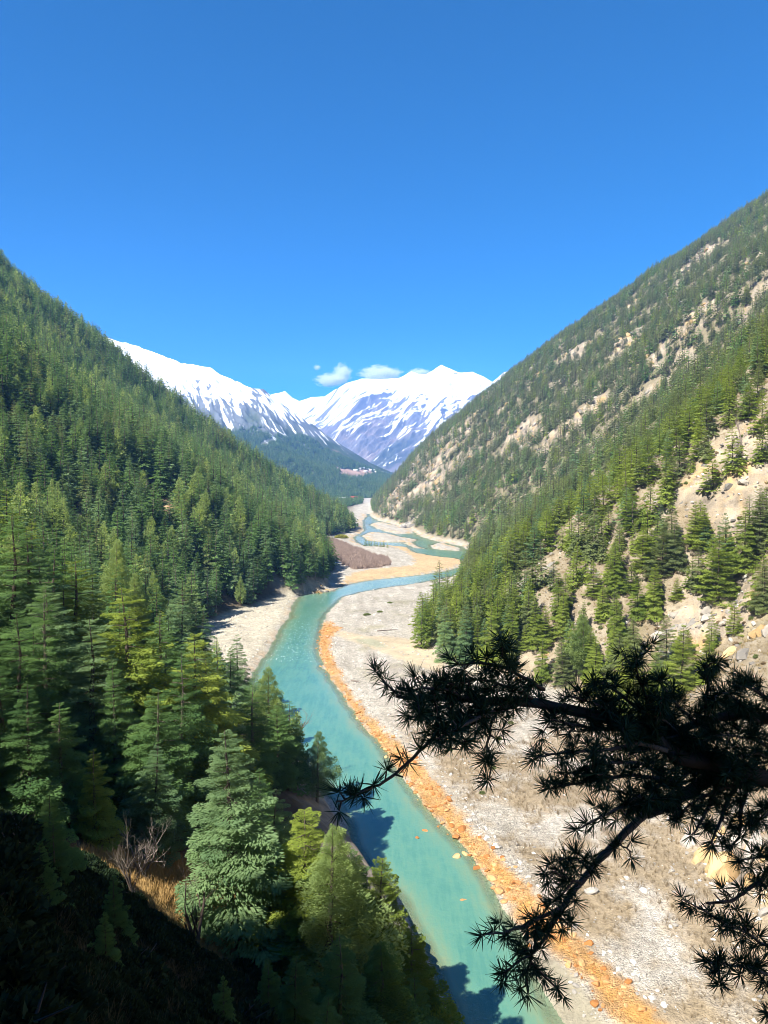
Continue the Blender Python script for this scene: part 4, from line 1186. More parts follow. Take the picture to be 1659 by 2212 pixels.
def strew_mass(name, x, y, z, s, meshes, label, top, top_name, top_label, top_group, cat='stone'):
    o_ = np.argsort(-s / np.hypot(x, y))
    big, small = o_[:top], o_[top:]
    for i in big:
        o = link(top_name, meshes[int(gs.integers(len(meshes)))])
        o.location = (x[i], y[i], z[i] + 0.15 * s[i]); o.scale = (s[i], s[i] * gs.uniform(.7, 1), s[i] * gs.uniform(.7, 1))
        o.rotation_euler = (gs.normal(0, .25), gs.normal(0, .25), gs.uniform(0, 6.28))
        tag(o, ['small ', 'mid-sized ', 'large '][int(min(2, s[i] / 0.24))] + top_label + ' ' + shore_words(x[i], y[i], z[i]), cat, top_group)
    objs = [bpy.data.objects.new('s', m) for m in meshes]
    n = len(small)
    rot = np.stack([gs.normal(0, .3, n), gs.normal(0, .3, n), gs.uniform(0, 6.28, n)], 1)
    sc = np.stack([s[small], s[small] * gs.uniform(.65, 1, n), s[small] * gs.uniform(.65, 1, n)], 1)
    instancer(name, np.stack([x[small], y[small], z[small] + 0.1 * s[small]], 1), rot, sc, gs.integers(0, len(objs), n), objs, label)

x, y, z, s = strew(30000, (-32, 60), (86, 340), lambda x, y, T_: (in_orange(x, y) < -0.25 + 0.5 * gs.normal(0, 1, len(x))) & (T_['z'] > -0.35) & in_frame(x, y, .03), 0.10, 0.80, gs)
strew_mass('stones', x, y, z, s, RUST_ROCKS, 'bank of orange iron-stained stones along the right shore', 90, 'stone', 'orange bank stone', 'orange stones of the right shore')
def flat_test(x, y, T_):
    n = fbm(x / 7.0, y / 7.0, 3, 401)
    return (T_['sd'] > 2) & (T_['ul'] < 0) & (T_['ur'] < 3) & (in_orange(x, y) > 0) & in_frame(x, y, .03) & (n > -0.05) & (gs.random(len(x)) < np.where((x < -25), 1.0, 0.75))
x, y, z, s = strew(42000, (-78, 70), (80, 430), flat_test, 0.12, 0.62, gs)
x2, y2, z2, s2 = strew(26000, (-30, 40), (86, 320), lambda x, y, T_: (np.abs(in_orange(x, y) - 0.9) < 1.0 + 0.8 * gs.random(len(x))) & (T_['sd'] > 2.5) & in_frame(x, y, .03) & (gs.random(len(x)) < 0.8), 0.12, 0.6, gs)
x, y, z, s = (np.concatenate(p_) for p_ in ((x, x2), (y, y2), (z, z2), (s, s2)))
strew_mass('stones', x, y, z, s, PALE_ROCKS, 'pale stones strewn over the gravel flats', 80, 'stone', 'pale gravel stone', 'pale stones of the gravel flats')

# crags of the right hillside
x = gs.uniform(0, 900, 26000); y = gs.uniform(150, 1950, 26000)
T_ = terrain(x, y, True)
k = (T_['rk'] > 0.35) & (gs.random(len(x)) < 0.55 * T_['rk']) & in_frame(x, y, .02) & (T_['ur'] > 4)
x, y, z = x[k], y[k], T_['z'][k]
n = len(x); sz = (1.0 + 3.2 * gs.random(n) ** 2) * np.interp(np.hypot(x, y), [150, 350, 900, 1800], [0.55, 0.8, 1.35, 1.8])
objs = [bpy.data.objects.new('c', m) for m in CRAG_ROCKS] + [bpy.data.objects.new('c', m) for m in rock_set(4, 0.7, 20, OCHRE_CRAG)]
ids = np.where(gs.random(n) < 0.75, gs.integers(0, 6, n), gs.integers(6, 10, n))
rot = np.stack([gs.normal(0.3, .35, n), gs.normal(-0.5, .35, n), gs.uniform(0, 6.28, n)], 1)
instancer('rocks', np.stack([x, y, z - 0.1 * sz], 1), rot, np.stack([sz, sz * .8, sz * .9], 1), ids, objs, 'broken crags among the trees of the right hillside')

x = gs.uniform(45, 190, 16000); y = gs.uniform(95, 380, 16000)
T_ = terrain(x, y, True)
k = (T_['ur'] > 0.5) & in_frame(x, y, .02) & (fbm(x / 9.0, y / 14.0, 3, 411) + 0.5 * T_['rk'] > 0.08)
x, y, z = x[k], y[k], T_['z'][k]; n = len(x)
sz = 0.14 + 1.1 * gs.random(n) ** 5
objs = [bpy.data.objects.new('c', m) for m in CRAG_ROCKS] + [bpy.data.objects.new('c', m) for m in PALE_ROCKS]
rot = np.stack([gs.normal(0, .4, n), gs.normal(-0.4, .4, n), gs.uniform(0, 6.28, n)], 1)
instancer('scree', np.stack([x, y, z], 1), rot, np.stack([sz, sz * .8, sz * .8], 1), gs.integers(0, 12, n), objs, 'loose scree over the open ground of the right slope')

def outcrop(x, y, n, sx, sy, size, mats, tilt, label, seed):
    g = np.random.default_rng(seed)
    z0 = ground_z(x, y)
    root = empty('rock_outcrop', (x, y, z0))
    meshes = [hull_rock(g, 18, 0.62) for _ in range(4)]
    for i in range(n):
        m = meshes[i % 4]
        if len(m.materials) == 0: m.materials.append(mats[i % len(mats)])
        px, py = x + g.uniform(-sx, sx), y + g.uniform(-sy, sy)
        o = link('slab', m, root)
        s = size * g.uniform(0.45, 1.15)
        o.location = (px - x, py - y, ground_z(px, py) - z0 - 0.12 * s)
        o.scale = (s * g.uniform(1.1, 1.9), s * 0.8, s * g.uniform(0.6, 1.0))
        o.rotation_euler = (tilt[0] + g.normal(0, .15), tilt[1] + g.normal(0, .15), tilt[2] + g.normal(0, .25))
        o.material_slots[0].link = 'OBJECT'; o.material_slots[0].material = mats[int(g.integers(len(mats)))]
    tag(root, label, 'rock', 'rock outcrops of the right bank')
LIGHT_CRAG = plain_noise_material('light_grey_rock', (0.19, 0.175, 0.155), (0.37, 0.34, 0.295), 1.2, 0.95, 0.8, 0.25)
outcrop(87, 209, 16, 7, 5, 2.6, [CRAG, LIGHT_CRAG], (0.25, -0.35, 0.5), 'grey slab ledge with dark overhangs on the open right slope', 1)
outcrop(79, 197, 14, 4, 6, 2.4, [OCHRE_CRAG, LIGHT_CRAG], (0.2, -0.6, 0.9), 'ochre rock face dropping below the grey ledge', 2)
outcrop(92, 178, 16, 7, 6, 2.3, [CRAG, LIGHT_CRAG, OCHRE_CRAG], (0.3, -0.5, 0.6), 'cracked rock steps at the right edge above the branch', 3)
outcrop(56, 117, 18, 4, 8, 2.6, [OCHRE_CRAG, OCHRE_CRAG, LIGHT_CRAG], (0.15, -0.75, 1.1), 'big ochre slabs at the foot of the right slope behind the branch', 4)
outcrop(64, 122, 14, 4, 9, 3.0, [OCHRE_CRAG, LIGHT_CRAG, CRAG], (0.15, -0.7, 1.0), 'upper ochre and grey slabs at the right edge', 5)
outcrop(57, 276, 14, 8, 7, 1.9, [LIGHT_CRAG, CRAG], (0.2, -0.5, 0.4), 'pale broken rock on the bare shoulder above the spur clump', 6)
outcrop(47, 233, 12, 7, 3, 1.5, [LIGHT_CRAG, OCHRE_CRAG], (0.1, -0.4, 0.2), 'low tan rock bank at the foot of the spur', 7)
outcrop(70, 256, 8, 5, 4, 1.8, [LIGHT_CRAG, CRAG], (0.2, -0.5, 0.4), 'rock rib below the head of the rocky shoulder', 8)
outcrop(-33, 428, 14, 7, 6, 2.4, [CRAG, OCHRE_CRAG], (0.1, 0.4, 0.2), 'dark rock bluff on the left bank at the river bend', 9)
outcrop(-46, 412, 10, 6, 4, 2.0, [CRAG], (0.1, 0.3, 0.1), 'low dark rocks at the water line behind the beach', 10)
outcrop(1, 92, 10, 2.5, 8, 1.6, [CRAG], (0.1, 0.6, 0.2), 'grey cliff rocks below the young conifers on the near bank', 11)
outcrop(6.5, 76, 9, 3, 6, 1.7, [CRAG], (0.1, 0.6, 0.2), 'shaded cliff rocks at the bottom of the near bank', 12)
outcrop(34, 1010, 16, 11, 26, 7.0, [LIGHT_CRAG, CRAG], (0.2, -0.6, 0.3), 'bare rock knob at the foot of the far right hillside', 13)

# ------------------------------------------------------------------ grass, scrub, willows, bushes
def tuft(g, n, h, spread, w):
    a = g.uniform(0, 6.28, n); l = h * g.uniform(0.6, 1.1, n); b = spread * np.sqrt(g.random(n)) * 0.5
    base = np.stack([np.cos(a) * b, np.sin(a) * b, 0 * a], 1)
    tip = np.stack([np.cos(a) * (b + l * .45), np.sin(a) * (b + l * .45), l], 1) + g.normal(0, .08 * h, (n, 3))
    s = np.stack([-np.sin(a), np.cos(a), 0 * a], 1) * w
    V = np.stack([base - s, base + s, tip], 1).reshape(-1, 3)
    return V, np.arange(len(V)).reshape(-1, 3)
def twigs(g, n, h, w):
    parts = []
    for i in range(n):
        a = g.uniform(0, 6.28); e = g.uniform(0.1, 0.75); L = h * g.uniform(.6, 1.1)
        d = np.array([math.cos(a) * math.sin(e), math.sin(a) * math.sin(e), math.cos(e)])
        p = np.array([[0, 0, 0], d * L * .5, d * L + g.normal(0, .08 * h, 3)])
        parts.append(tube(p, [w, w * .7, w * .25], 3))
        for j in range(2):
            q = d * L * g.uniform(.35, .8); d2 = unit(d + g.normal(0, .5, 3))
            parts.append(tube(np.array([q, q + d2 * L * .25, q + d2 * L * .45]), [w * .6, w * .4, w * .15], 3))
    return join(parts)
gv = np.random.default_rng(31)
GOLD = foliage_material('golden_grass', (0.25, 0.15, 0.055), (0.47, 0.32, 0.14), 0.25)
TAN = foliage_material('tan_scrub', (0.15, 0.105, 0.06), (0.28, 0.215, 0.13), 0.15)
RED = foliage_material('willow_twigs', (0.22, 0.155, 0.13), (0.44, 0.34, 0.28), 0.1)
def veg_objs(kind, k, mat):
    out = []
    for i in range(k):
        V, F = kind()
        m = make_mesh('v', V, F); set_float(m, 'tint', gv.random(len(V))); m.materials.append(mat)
        out.append(bpy.data.objects.new('v', m))
    return out
def scatter_veg(name, x, y, z, s, objs, label):
    n = len(x)
    instancer(name, np.stack([x, y, z - 0.02], 1), gv.uniform(0, 6.28, n), s, gv.integers(0, len(objs), n), objs, label)

x = gv.uniform(-42, 6, 14000); y = gv.uniform(48, 96, 14000)
T_ = terrain(x, y, True)
gl = np.hypot((x + 18) / 8.5, (y - 68) / 12.0)
k = (gl + 0.25 * fbm(x / 3., y / 3., 2, 501) < 1.15) & (T_['ul'] > 5)
scatter_veg('dry_grass', x[k], y[k], T_['z'][k], gv.uniform(.6, 1.3, k.sum()), veg_objs(lambda: tuft(gv, 26, 0.75, 0.6, 0.022), 5, GOLD), 'golden dry grass of the glade among the near cedars')

x = gv.uniform(6, 62, 16000); y = gv.uniform(84, 205, 16000)
T_ = terrain(x, y, True); nn = fbm(x / 14.0, y / 14.0, 4, 71)
k = (T_['sd'] > 6) & (T_['ur'] < 2) & (in_orange(x, y) > 2) & (nn > -0.18) & (gv.random(len(x)) < 0.55)
scatter_veg('dry_scrub', x[k], y[k], T_['z'][k], gv.uniform(.5, 1.25, k.sum()), veg_objs(lambda: join([twigs(gv, 7, 0.8, 0.012)]), 5, TAN), 'brown leafless scrub over the right flat')
x = gv.uniform(48, 160, 26000); y = gv.uniform(95, 340, 26000)
T_ = terrain(x, y, True)
k = (T_['ur'] > 1) & (T_['rk'] < 0.6) & in_frame(x, y, .03)
scatter_veg('dry_grass', x[k], y[k], T_['z'][k], gv.uniform(.5, 1.1, k.sum()), veg_objs(lambda: tuft(gv, 18, 0.7, 0.9, 0.035), 4, foliage_material('slope_grass', (0.20, 0.15, 0.07), (0.38, 0.30, 0.17), 0.2)), 'thin tan grass on the open right slope')

x = gv.uniform(-64, 8, 9000); y = gv.uniform(510, 800, 9000)
k = sdist(x, y, WILLOW) + 6 * fbm(x / 14.0, y / 14.0, 3, 71) < 0
T_ = terrain(x, y)
scatter_veg('willow_thicket', x[k], y[k], T_[k], gv.uniform(2.2, 4.2, k.sum()), veg_objs(lambda: twigs(gv, 12, 1.0, 0.016), 4, RED), 'reddish leafless willow thicket on the left bar of the far bend')

WILLOW_AT = (x[k][::3], y[k][::3], T_[k][::3])
# ground growth on the near shaded slope
x = gv.uniform(-45, 20, 12000); y = gv.uniform(5, 62, 12000)
T_ = terrain(x, y, True)
k = (np.hypot(x, y) > 7) & in_frame(x, y, .1) & (T_['ul'] > 4) & (gv.random(len(x)) < .6)
scatter_veg('undergrowth', x[k], y[k], T_['z'][k], gv.uniform(.4, 1.5, k.sum()), veg_objs(lambda: twigs(gv, 9, 0.9, 0.010), 4, foliage_material('dark_twigs', (0.05, 0.045, 0.025), (0.13, 0.11, 0.06), .1)), 'dark undergrowth on the shaded slope below the viewpoint')

def bush_mesh(g, n, flat=0.8):
    c = unit(g.normal(0, 1, (n, 3))) * (g.random((n, 1)) ** .4) * 0.5; c[:, 2] = np.abs(c[:, 2]) * flat * 1.4
    d = unit(c + g.normal(0, .3, (n, 3)) + np.array([0, 0, .25])); w = unit(np.cross(d, g.normal(0, 1, (n, 3))))
    V = kite(c, d, w, 0.075 * g.uniform(.7, 1.3, n), 0.03 * g.uniform(.7, 1.3, n)).reshape(-1, 3)
    return V, np.arange(len(V)).reshape(-1, 4)
bm_ = []
for i in range(3):
    V, F = bush_mesh(gv, 1500); m = make_mesh('foliage', V, F); set_float(m, 'tint', gv.random(len(V))); m.materials.append(FOL['deep']); bm_.append(m)
def bush(x, y, w, h, tint, label, group=None):
    root = empty('bush', (x, y, ground_z(x, y) - 0.05), gv.uniform(0, 6.28)); root.scale = (w, w, h)
    c = link('foliage', bm_[int(gv.integers(3))], root); c.material_slots[0].link = 'OBJECT'; c.material_slots[0].material = tint
    V, F = join([tube(np.array([[0, 0, -.05], [gv.normal(0, .1), gv.normal(0, .1), .3], [gv.normal(0, .2), gv.normal(0, .2), .6]]), [.03, .02, .008], 4) for _ in range(4)])
    link('stem', make_mesh('stem', V, F, True), root, BARK)
    tag(root, label, 'bush', group)
x = np.concatenate([gv.uniform(-15, 4, 1500), gv.uniform(-30, 4, 2600)]); y = np.concatenate([gv.uniform(2.2, 26, 1500), gv.uniform(24, 62, 2600)])
T_ = terrain(x, y, True)
k = (np.hypot(x, y) > 4.5) & (x < 0.12 * y - 0.6) & (np.hypot((x + 17) / 6.5, (y - 68) / 10.0) > 1.0) & (fbm(x / 5.0, y / 5.0, 2, 531) > -0.15)
NIGHT = foliage_material('shade_darkened_juniper', (0.012, 0.020, 0.011), (0.03, 0.05, 0.024), .2)  # foliage colour darkened so the shade on the near slope reads black
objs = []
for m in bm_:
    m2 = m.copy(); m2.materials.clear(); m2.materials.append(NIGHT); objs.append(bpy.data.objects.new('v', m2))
scatter_veg('undergrowth', x[k], y[k], T_['z'][k], gv.uniform(.35, 1.0, k.sum()) * np.interp(np.hypot(x[k], y[k]), [3, 10, 25, 55], [.5, 1, 1.8, 2.6]), objs, 'low shade-darkened leafy growth just below the viewpoint')
FOL['lime'] = foliage_material('lime_willow', (0.22, 0.22, 0.03), (0.42, 0.40, 0.07), .3)
objs = []
for m in bm_:
    V = np.empty(len(m.vertices) * 3, dtype=np.float32); m.vertices.foreach_get('co', V); V = V.reshape(-1, 4, 3)[::8].copy()
    c_ = V.mean(1, keepdims=True); V = c_ + (V - c_) * np.array([.6, .6, 2.0])
    m2 = make_mesh('v', V.reshape(-1, 3), np.arange(len(V) * 4).reshape(-1, 4)); set_float(m2, 'tint', gv.random(len(V) * 4)); m2.materials.append(RED)
    objs.append(bpy.data.objects.new('v', m2))
wx_, wy_, wz_ = WILLOW_AT
scatter_veg('willow_thicket', wx_, wy_, wz_, gv.uniform(2.5, 6.0, len(wx_)), objs, 'fuzzy crowns of the leafless willow thicket on the left bar')
bush(-47, 812, 16, 7, FOL['lime'], 'yellow-green bush at the head of the willow bar')
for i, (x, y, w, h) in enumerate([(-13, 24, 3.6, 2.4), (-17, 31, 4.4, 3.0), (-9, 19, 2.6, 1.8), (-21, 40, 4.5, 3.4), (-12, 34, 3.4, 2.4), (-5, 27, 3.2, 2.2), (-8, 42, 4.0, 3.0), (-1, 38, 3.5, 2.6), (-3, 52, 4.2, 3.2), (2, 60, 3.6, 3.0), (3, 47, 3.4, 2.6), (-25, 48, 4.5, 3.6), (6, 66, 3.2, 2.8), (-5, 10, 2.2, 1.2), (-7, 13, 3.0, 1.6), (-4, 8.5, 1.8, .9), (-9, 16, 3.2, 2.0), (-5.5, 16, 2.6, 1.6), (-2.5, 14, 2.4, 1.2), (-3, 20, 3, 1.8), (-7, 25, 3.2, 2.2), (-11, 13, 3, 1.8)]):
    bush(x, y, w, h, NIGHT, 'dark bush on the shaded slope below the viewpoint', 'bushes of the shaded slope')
for i, (x, y, w, h, lb) in enumerate([(15.5, 172, 1.6, 1.0, 'small green bush on the gravel nearest the stained shore'), (24, 160, 1.5, 1.0, 'small green bush among pale stones on the right flat'), (28, 178, 1.8, 1.1, 'green bush on the right flat below the spur'),
        (20, 148, 1.4, .8, 'low green bush in the scrub of the right flat'), (-8, 345, 4, 1.6, 'dark low bush in the middle of the far gravel bar'), (-2, 352, 3, 1.4, 'low bush beside the dark bush on the far gravel bar'), (3, 378, 3, 1.4, 'low bush near the spur on the far gravel bar'), (33, 190, 1.8, 1.1, 'green bush at the foot of the right slope')]):
    bush(x, y, w, h, FOL['olive'], lb, 'bushes of the gravel flats')
# low brush between the trees of the right hillside
x = gv.uniform(45, 330, 16000); y = gv.uniform(160, 700, 16000)
T_ = terrain(x, y, True)
k = (T_['ur'] > 3) & in_frame(x, y, .02) & (fbm(x / 16.0, y / 16.0, 3, 521) > -0.02) & (gv.random(len(x)) < .5)
objs = []
for mt_ in (FOL['olive'], TAN):
    for m in bm_:
        V = np.empty(len(m.vertices) * 3, dtype=np.float32); m.vertices.foreach_get('co', V); V = V.reshape(-1, 4, 3)[::6].copy()
        c_ = V.mean(1, keepdims=True); V = c_ + (V - c_) * 2.2
        m2 = make_mesh('v', V.reshape(-1, 3), np.arange(len(V) * 4).reshape(-1, 4)); set_float(m2, 'tint', gv.random(len(V) * 4)); m2.materials.append(mt_)
        objs.append(bpy.data.objects.new('v', m2))
scatter_veg('brush', x[k], y[k], T_['z'][k], gv.uniform(.5, 1.8, k.sum()), objs, 'low brush between the trees of the right slope')
# row of small conifers on the far gravel bar
for i, (x, y) in enumerate([(-17.6, 714), (-14.5, 710), (-12.2, 706), (-9.0, 706), (-6.4, 703), (-3.2, 700), (-0.5, 698), (3.1, 692)]):
    root = empty('young_conifer', (x, y, ground_z(x, y) - .1), i * 1.3); h = [8, 6.5, 5.5, 6, 5, 5.5, 6, 4.5][i]; root.scale = (h, h, h)
    v = MID['young'][i % 2]
    link('trunk', v[1], root); c = link('crown', v[0], root); c.material_slots[0].link = 'OBJECT'; c.material_slots[0].material = FOL['yellow']
    tag(root, ['tallest small conifer at the left end of the row on the far gravel bar', 'second small conifer from the left in the row on the far gravel bar', 'third small conifer from the left in the row on the far gravel bar', 'fourth small conifer from the left in the row on the far gravel bar', 'fifth small conifer from the left in the row on the far gravel bar', 'sixth small conifer from the left in the row on the far gravel bar', 'seventh small conifer from the left in the row on the far gravel bar', 'shortest conifer at the right end of the row on the far gravel bar'][i], 'conifer', 'row of small conifers on the far bar')

# ------------------------------------------------------------------ leafless trees
def bare_tree(x, y, h, label, seed, mat=PALE_BARK, spread=0.55, stems=1, lean=(0, 0)):
    g = np.random.default_rng(seed); trunk, tw = [], []
    def grow(p, d, L, r_, lev):
        pts = [p]; rr = [r_]
        for k in range(3):
            d = unit(d + g.normal(0, .13, 3) + np.array([0, 0, .05])); p = p + d * L / 3; pts.append(p); rr.append(r_ * (1 - .13 * (k + 1)))
        (trunk if lev < 2 else tw).append(tube(np.array(pts), rr, 5 if lev < 2 else 3))
        if lev == 4: return
        for k in range(3 if lev < 3 else 4):
            j = g.integers(1, 4); d2 = unit(d + g.normal(0, spread, 3) + np.array([0, 0, .12]))
            grow(pts[j], d2, L * g.uniform(.55, .8), rr[j] * .58, lev + 1)
    for k in range(stems):
        grow(np.array([0, 0, -.03]), unit(np.array([lean[0] + g.normal(0, .3) * (stems > 1), lean[1] + g.normal(0, .3) * (stems > 1), 1.])), .42, .022, 0)
    root = empty('bare_tree', (x, y, ground_z(x, y))); root.scale = (h, h, h)
    V, F = join(trunk); link('trunk', make_mesh('trunk', V, F, True), root, mat)
    V, F = join(tw); m = make_mesh('twigs', V, F, True); link('twigs', m, root, mat)
    tag(root, label, 'bare tree', 'leafless trees')
GREY_BARK = plain_noise_material('grey_twig_bark', (0.14, 0.11, 0.09), (0.30, 0.25, 0.21), 10.0)
bare_tree(-141, 343, 15, 'pale pinkish leafless tree high in the left forest', 1, PALE_BARK, .5, 3)
bare_tree(-85, 290, 15, 'brownish leafless tree at the back of the beach', 2, PALE_BARK, .6, 3)
bare_tree(-20.5, 158, 13, 'grey leafless tree leaning over the water at the river bank', 3, GREY_BARK, .5, 2)
bare_tree(-40.5, 78, 11, 'bleached leafless tree at the left edge in the shade', 4, GREY_BARK, .5, 2)
bare_tree(-23.5, 70, 7, 'drooping leafless tree at the back of the dry grass glade', 5, GREY_BARK, .7, 3)
bare_tree(-15.5, 60, 8.5, 'dark leafless tree standing in the dry grass of the glade', 6, BARK, .55, 2)
bare_tree(-19.5, 57, 6.5, 'thin dark leafless tree at the shaded edge of the glade', 7, BARK, .45, 1)
bare_tree(-20, 58, 7, 'small dark sapling beside the thin leafless tree in the glade', 9, BARK, .4, 1)
bare_tree(-96, 262, 21, 'thin dead snag standing above the largest pale pine', 21, PALE_BARK, .22, 1)
bare_tree(-118, 240, 22, 'thin dead snag high in the left forest near the picture edge', 22, PALE_BARK, .22, 1)
bare_tree(-130, 400, 21, 'pale dead trunk beside the bare soil patch in the left forest', 23, PALE_BARK, .22, 1)
bare_tree(122, 252, 17, 'grey dead tree standing on the right slope among green cedars', 8, PALE_BARK, .4, 1)

# driftwood
for i, (x, y, L, rz, lb) in enumerate([(1.5, 308, 9, 0.3, 'long dark driftwood log on the far gravel bar'), (-3, 260, 4, 1.2, 'short driftwood log on the gravel near the spur'), (-9, 232, 3.5, -.6, 'thin driftwood piece on the gravel above the stained shore'), (3, 215, 3, .2, 'small driftwood piece on the gravel of the right flat')]):
    V, F = tube(np.array([[-L / 2, 0, .1], [-L / 6, .15, .2], [L / 5, -.1, .22], [L / 2, .1, .15]]), [.22, .2, .16, .05], 7)
    V2, F2 = tube(np.array([[L * .1, 0, .2], [L * .2, .5, .6], [L * .25, .8, .8]]), [.08, .06, .02], 5)
    V, F = join([(V, F), (V2, F2)])
    o = link('driftwood', make_mesh('driftwood', V, F, True), None, GREY_BARK); o.location = (x, y, ground_z(x, y)); o.rotation_euler = (0, 0, rz)
    tag(o, lb, 'driftwood', 'driftwood on the gravel')

# ------------------------------------------------------------------ village across the valley
WALL = plain_noise_material('house_wall', (0.42, 0.38, 0.34), (0.62, 0.58, 0.52), 1.0)
TINROOF = plain_noise_material('tin_roof', (0.62, 0.64, 0.66), (0.80, 0.81, 0.82), 1.0, 0.5, 0.1, 0.02)
REDROOF = plain_noise_material('red_roof', (0.45, 0.05, 0.04), (0.60, 0.10, 0.07), 1.0, 0.6, 0.1, 0.02)
DARKW = plain_noise_material('window_dark', (0.03, 0.03, 0.035), (0.06, 0.06, 0.07), 1.0, 0.3)
def box(x0, x1, y0, y1, z0, z1):
    V = np.array([(x, y, z) for z in (z0, z1) for y in (y0, y1) for x in (x0, x1)], float)
    return V, np.array([(0, 2, 3, 1), (4, 5, 7, 6), (0, 1, 5, 4), (2, 6, 7, 3), (0, 4, 6, 2), (1, 3, 7, 5)])
def house(x, y, z, w, d, h, rz, roof, label, group):
    root = empty('house', (x, y, z), rz)
    V, F = box(-w / 2, w / 2, -d / 2, d / 2, -6.0, h); link('wall', make_mesh('wall', V, F), root, WALL)
    o = .6; rh = d * .30
    Vr = np.array([(-w/2-o, -d/2-o, h-.2), (w/2+o, -d/2-o, h-.2), (w/2+o, 0, h+rh), (-w/2-o, 0, h+rh), (-w/2-o, d/2+o, h-.2), (w/2+o, d/2+o, h-.2),
                   (-w/2-o, -d/2-o, h+.05), (w/2+o, -d/2-o, h+.05), (w/2+o, 0, h+rh+.25), (-w/2-o, 0, h+rh+.25), (-w/2-o, d/2+o, h+.05), (w/2+o, d/2+o, h+.05)], float)
    Fr = np.array([(0, 3, 2, 1), (3, 4, 5, 2), (6, 7, 8, 9), (9, 8, 11, 10), (0, 1, 7, 6), (4, 10, 11, 5), (0, 6, 9, 3), (3, 9, 10, 4), (1, 2, 8, 7), (2, 5, 11, 8)])
    link('roof', make_mesh('roof', Vr, Fr), root, roof)
    k = max(2, int(w // 4))
    for i in range(k):
        cx = -w / 2 + w * (i + .5) / k
        V, F = box(cx - .6, cx + .6, -d / 2 - .06, -d / 2 + .1, h * .35, h * .75); link('window', make_mesh('window', V, F), root, DARKW)
    tag(root, label, 'house', group)
def far_ground(x, y):
    i = np.argmin((SL[0] - x) ** 2 + (SL[1] - y) ** 2); return float(SL[2].ravel()[i])
def far_spot(px, zt, dlo=2500, dhi=4200):
    """the place on the far slope along a bearing where the ground reaches a height"""
    a = AZ(px); best = None
    for D in np.arange(dlo, dhi, 40.0):
        if far_ground(a * D, D) >= zt: return a * D, D
    return a * dhi, dhi
gh = np.random.default_rng(77)
names = ['white-roofed house at the left end of the far village', 'long white-roofed house above the left end of the far village', 'white-roofed house in the upper row of the far village', 'second white-roofed house in the upper row of the far village',
         'low pale house in the middle of the far village', 'white-roofed house at the right of the upper row', 'pair-roofed house at the right of the far village', 'small white house lowest in the far village', 'last white house at the right end of the far village', 'small shed roof between the far village rows']
for i, (px, el) in enumerate([(768, 1018), (777, 1015.5), (784, 1014.5), (795, 1016), (799, 1018.5), (808, 1018), (816, 1019.5), (812, 1021.5), (824, 1022.5), (790, 1021)]):
    D = 3050.0; a = AZ(px)
    for D in np.arange(2450, 4300, 30.0):
        if 1037 - 1597 * (far_ground(a * D, D) - EYE) / D <= el: break
    house(a * D, D, far_ground(a * D, D), gh.uniform(13, 22), gh.uniform(8, 11), gh.uniform(4, 6), gh.uniform(-.3, .3), TINROOF, names[i], 'houses of the far village')
house(-92, 2260, 2, 22, 13, 9, 0.2, REDROOF, 'red-roofed house at the mouth of the gorge beyond the left spur', 'houses at the gorge mouth')
house(-128, 2290, 2, 26, 12, 6, 0.1, TINROOF, 'pale-roofed shed left of the red-roofed house', 'houses at the gorge mouth')

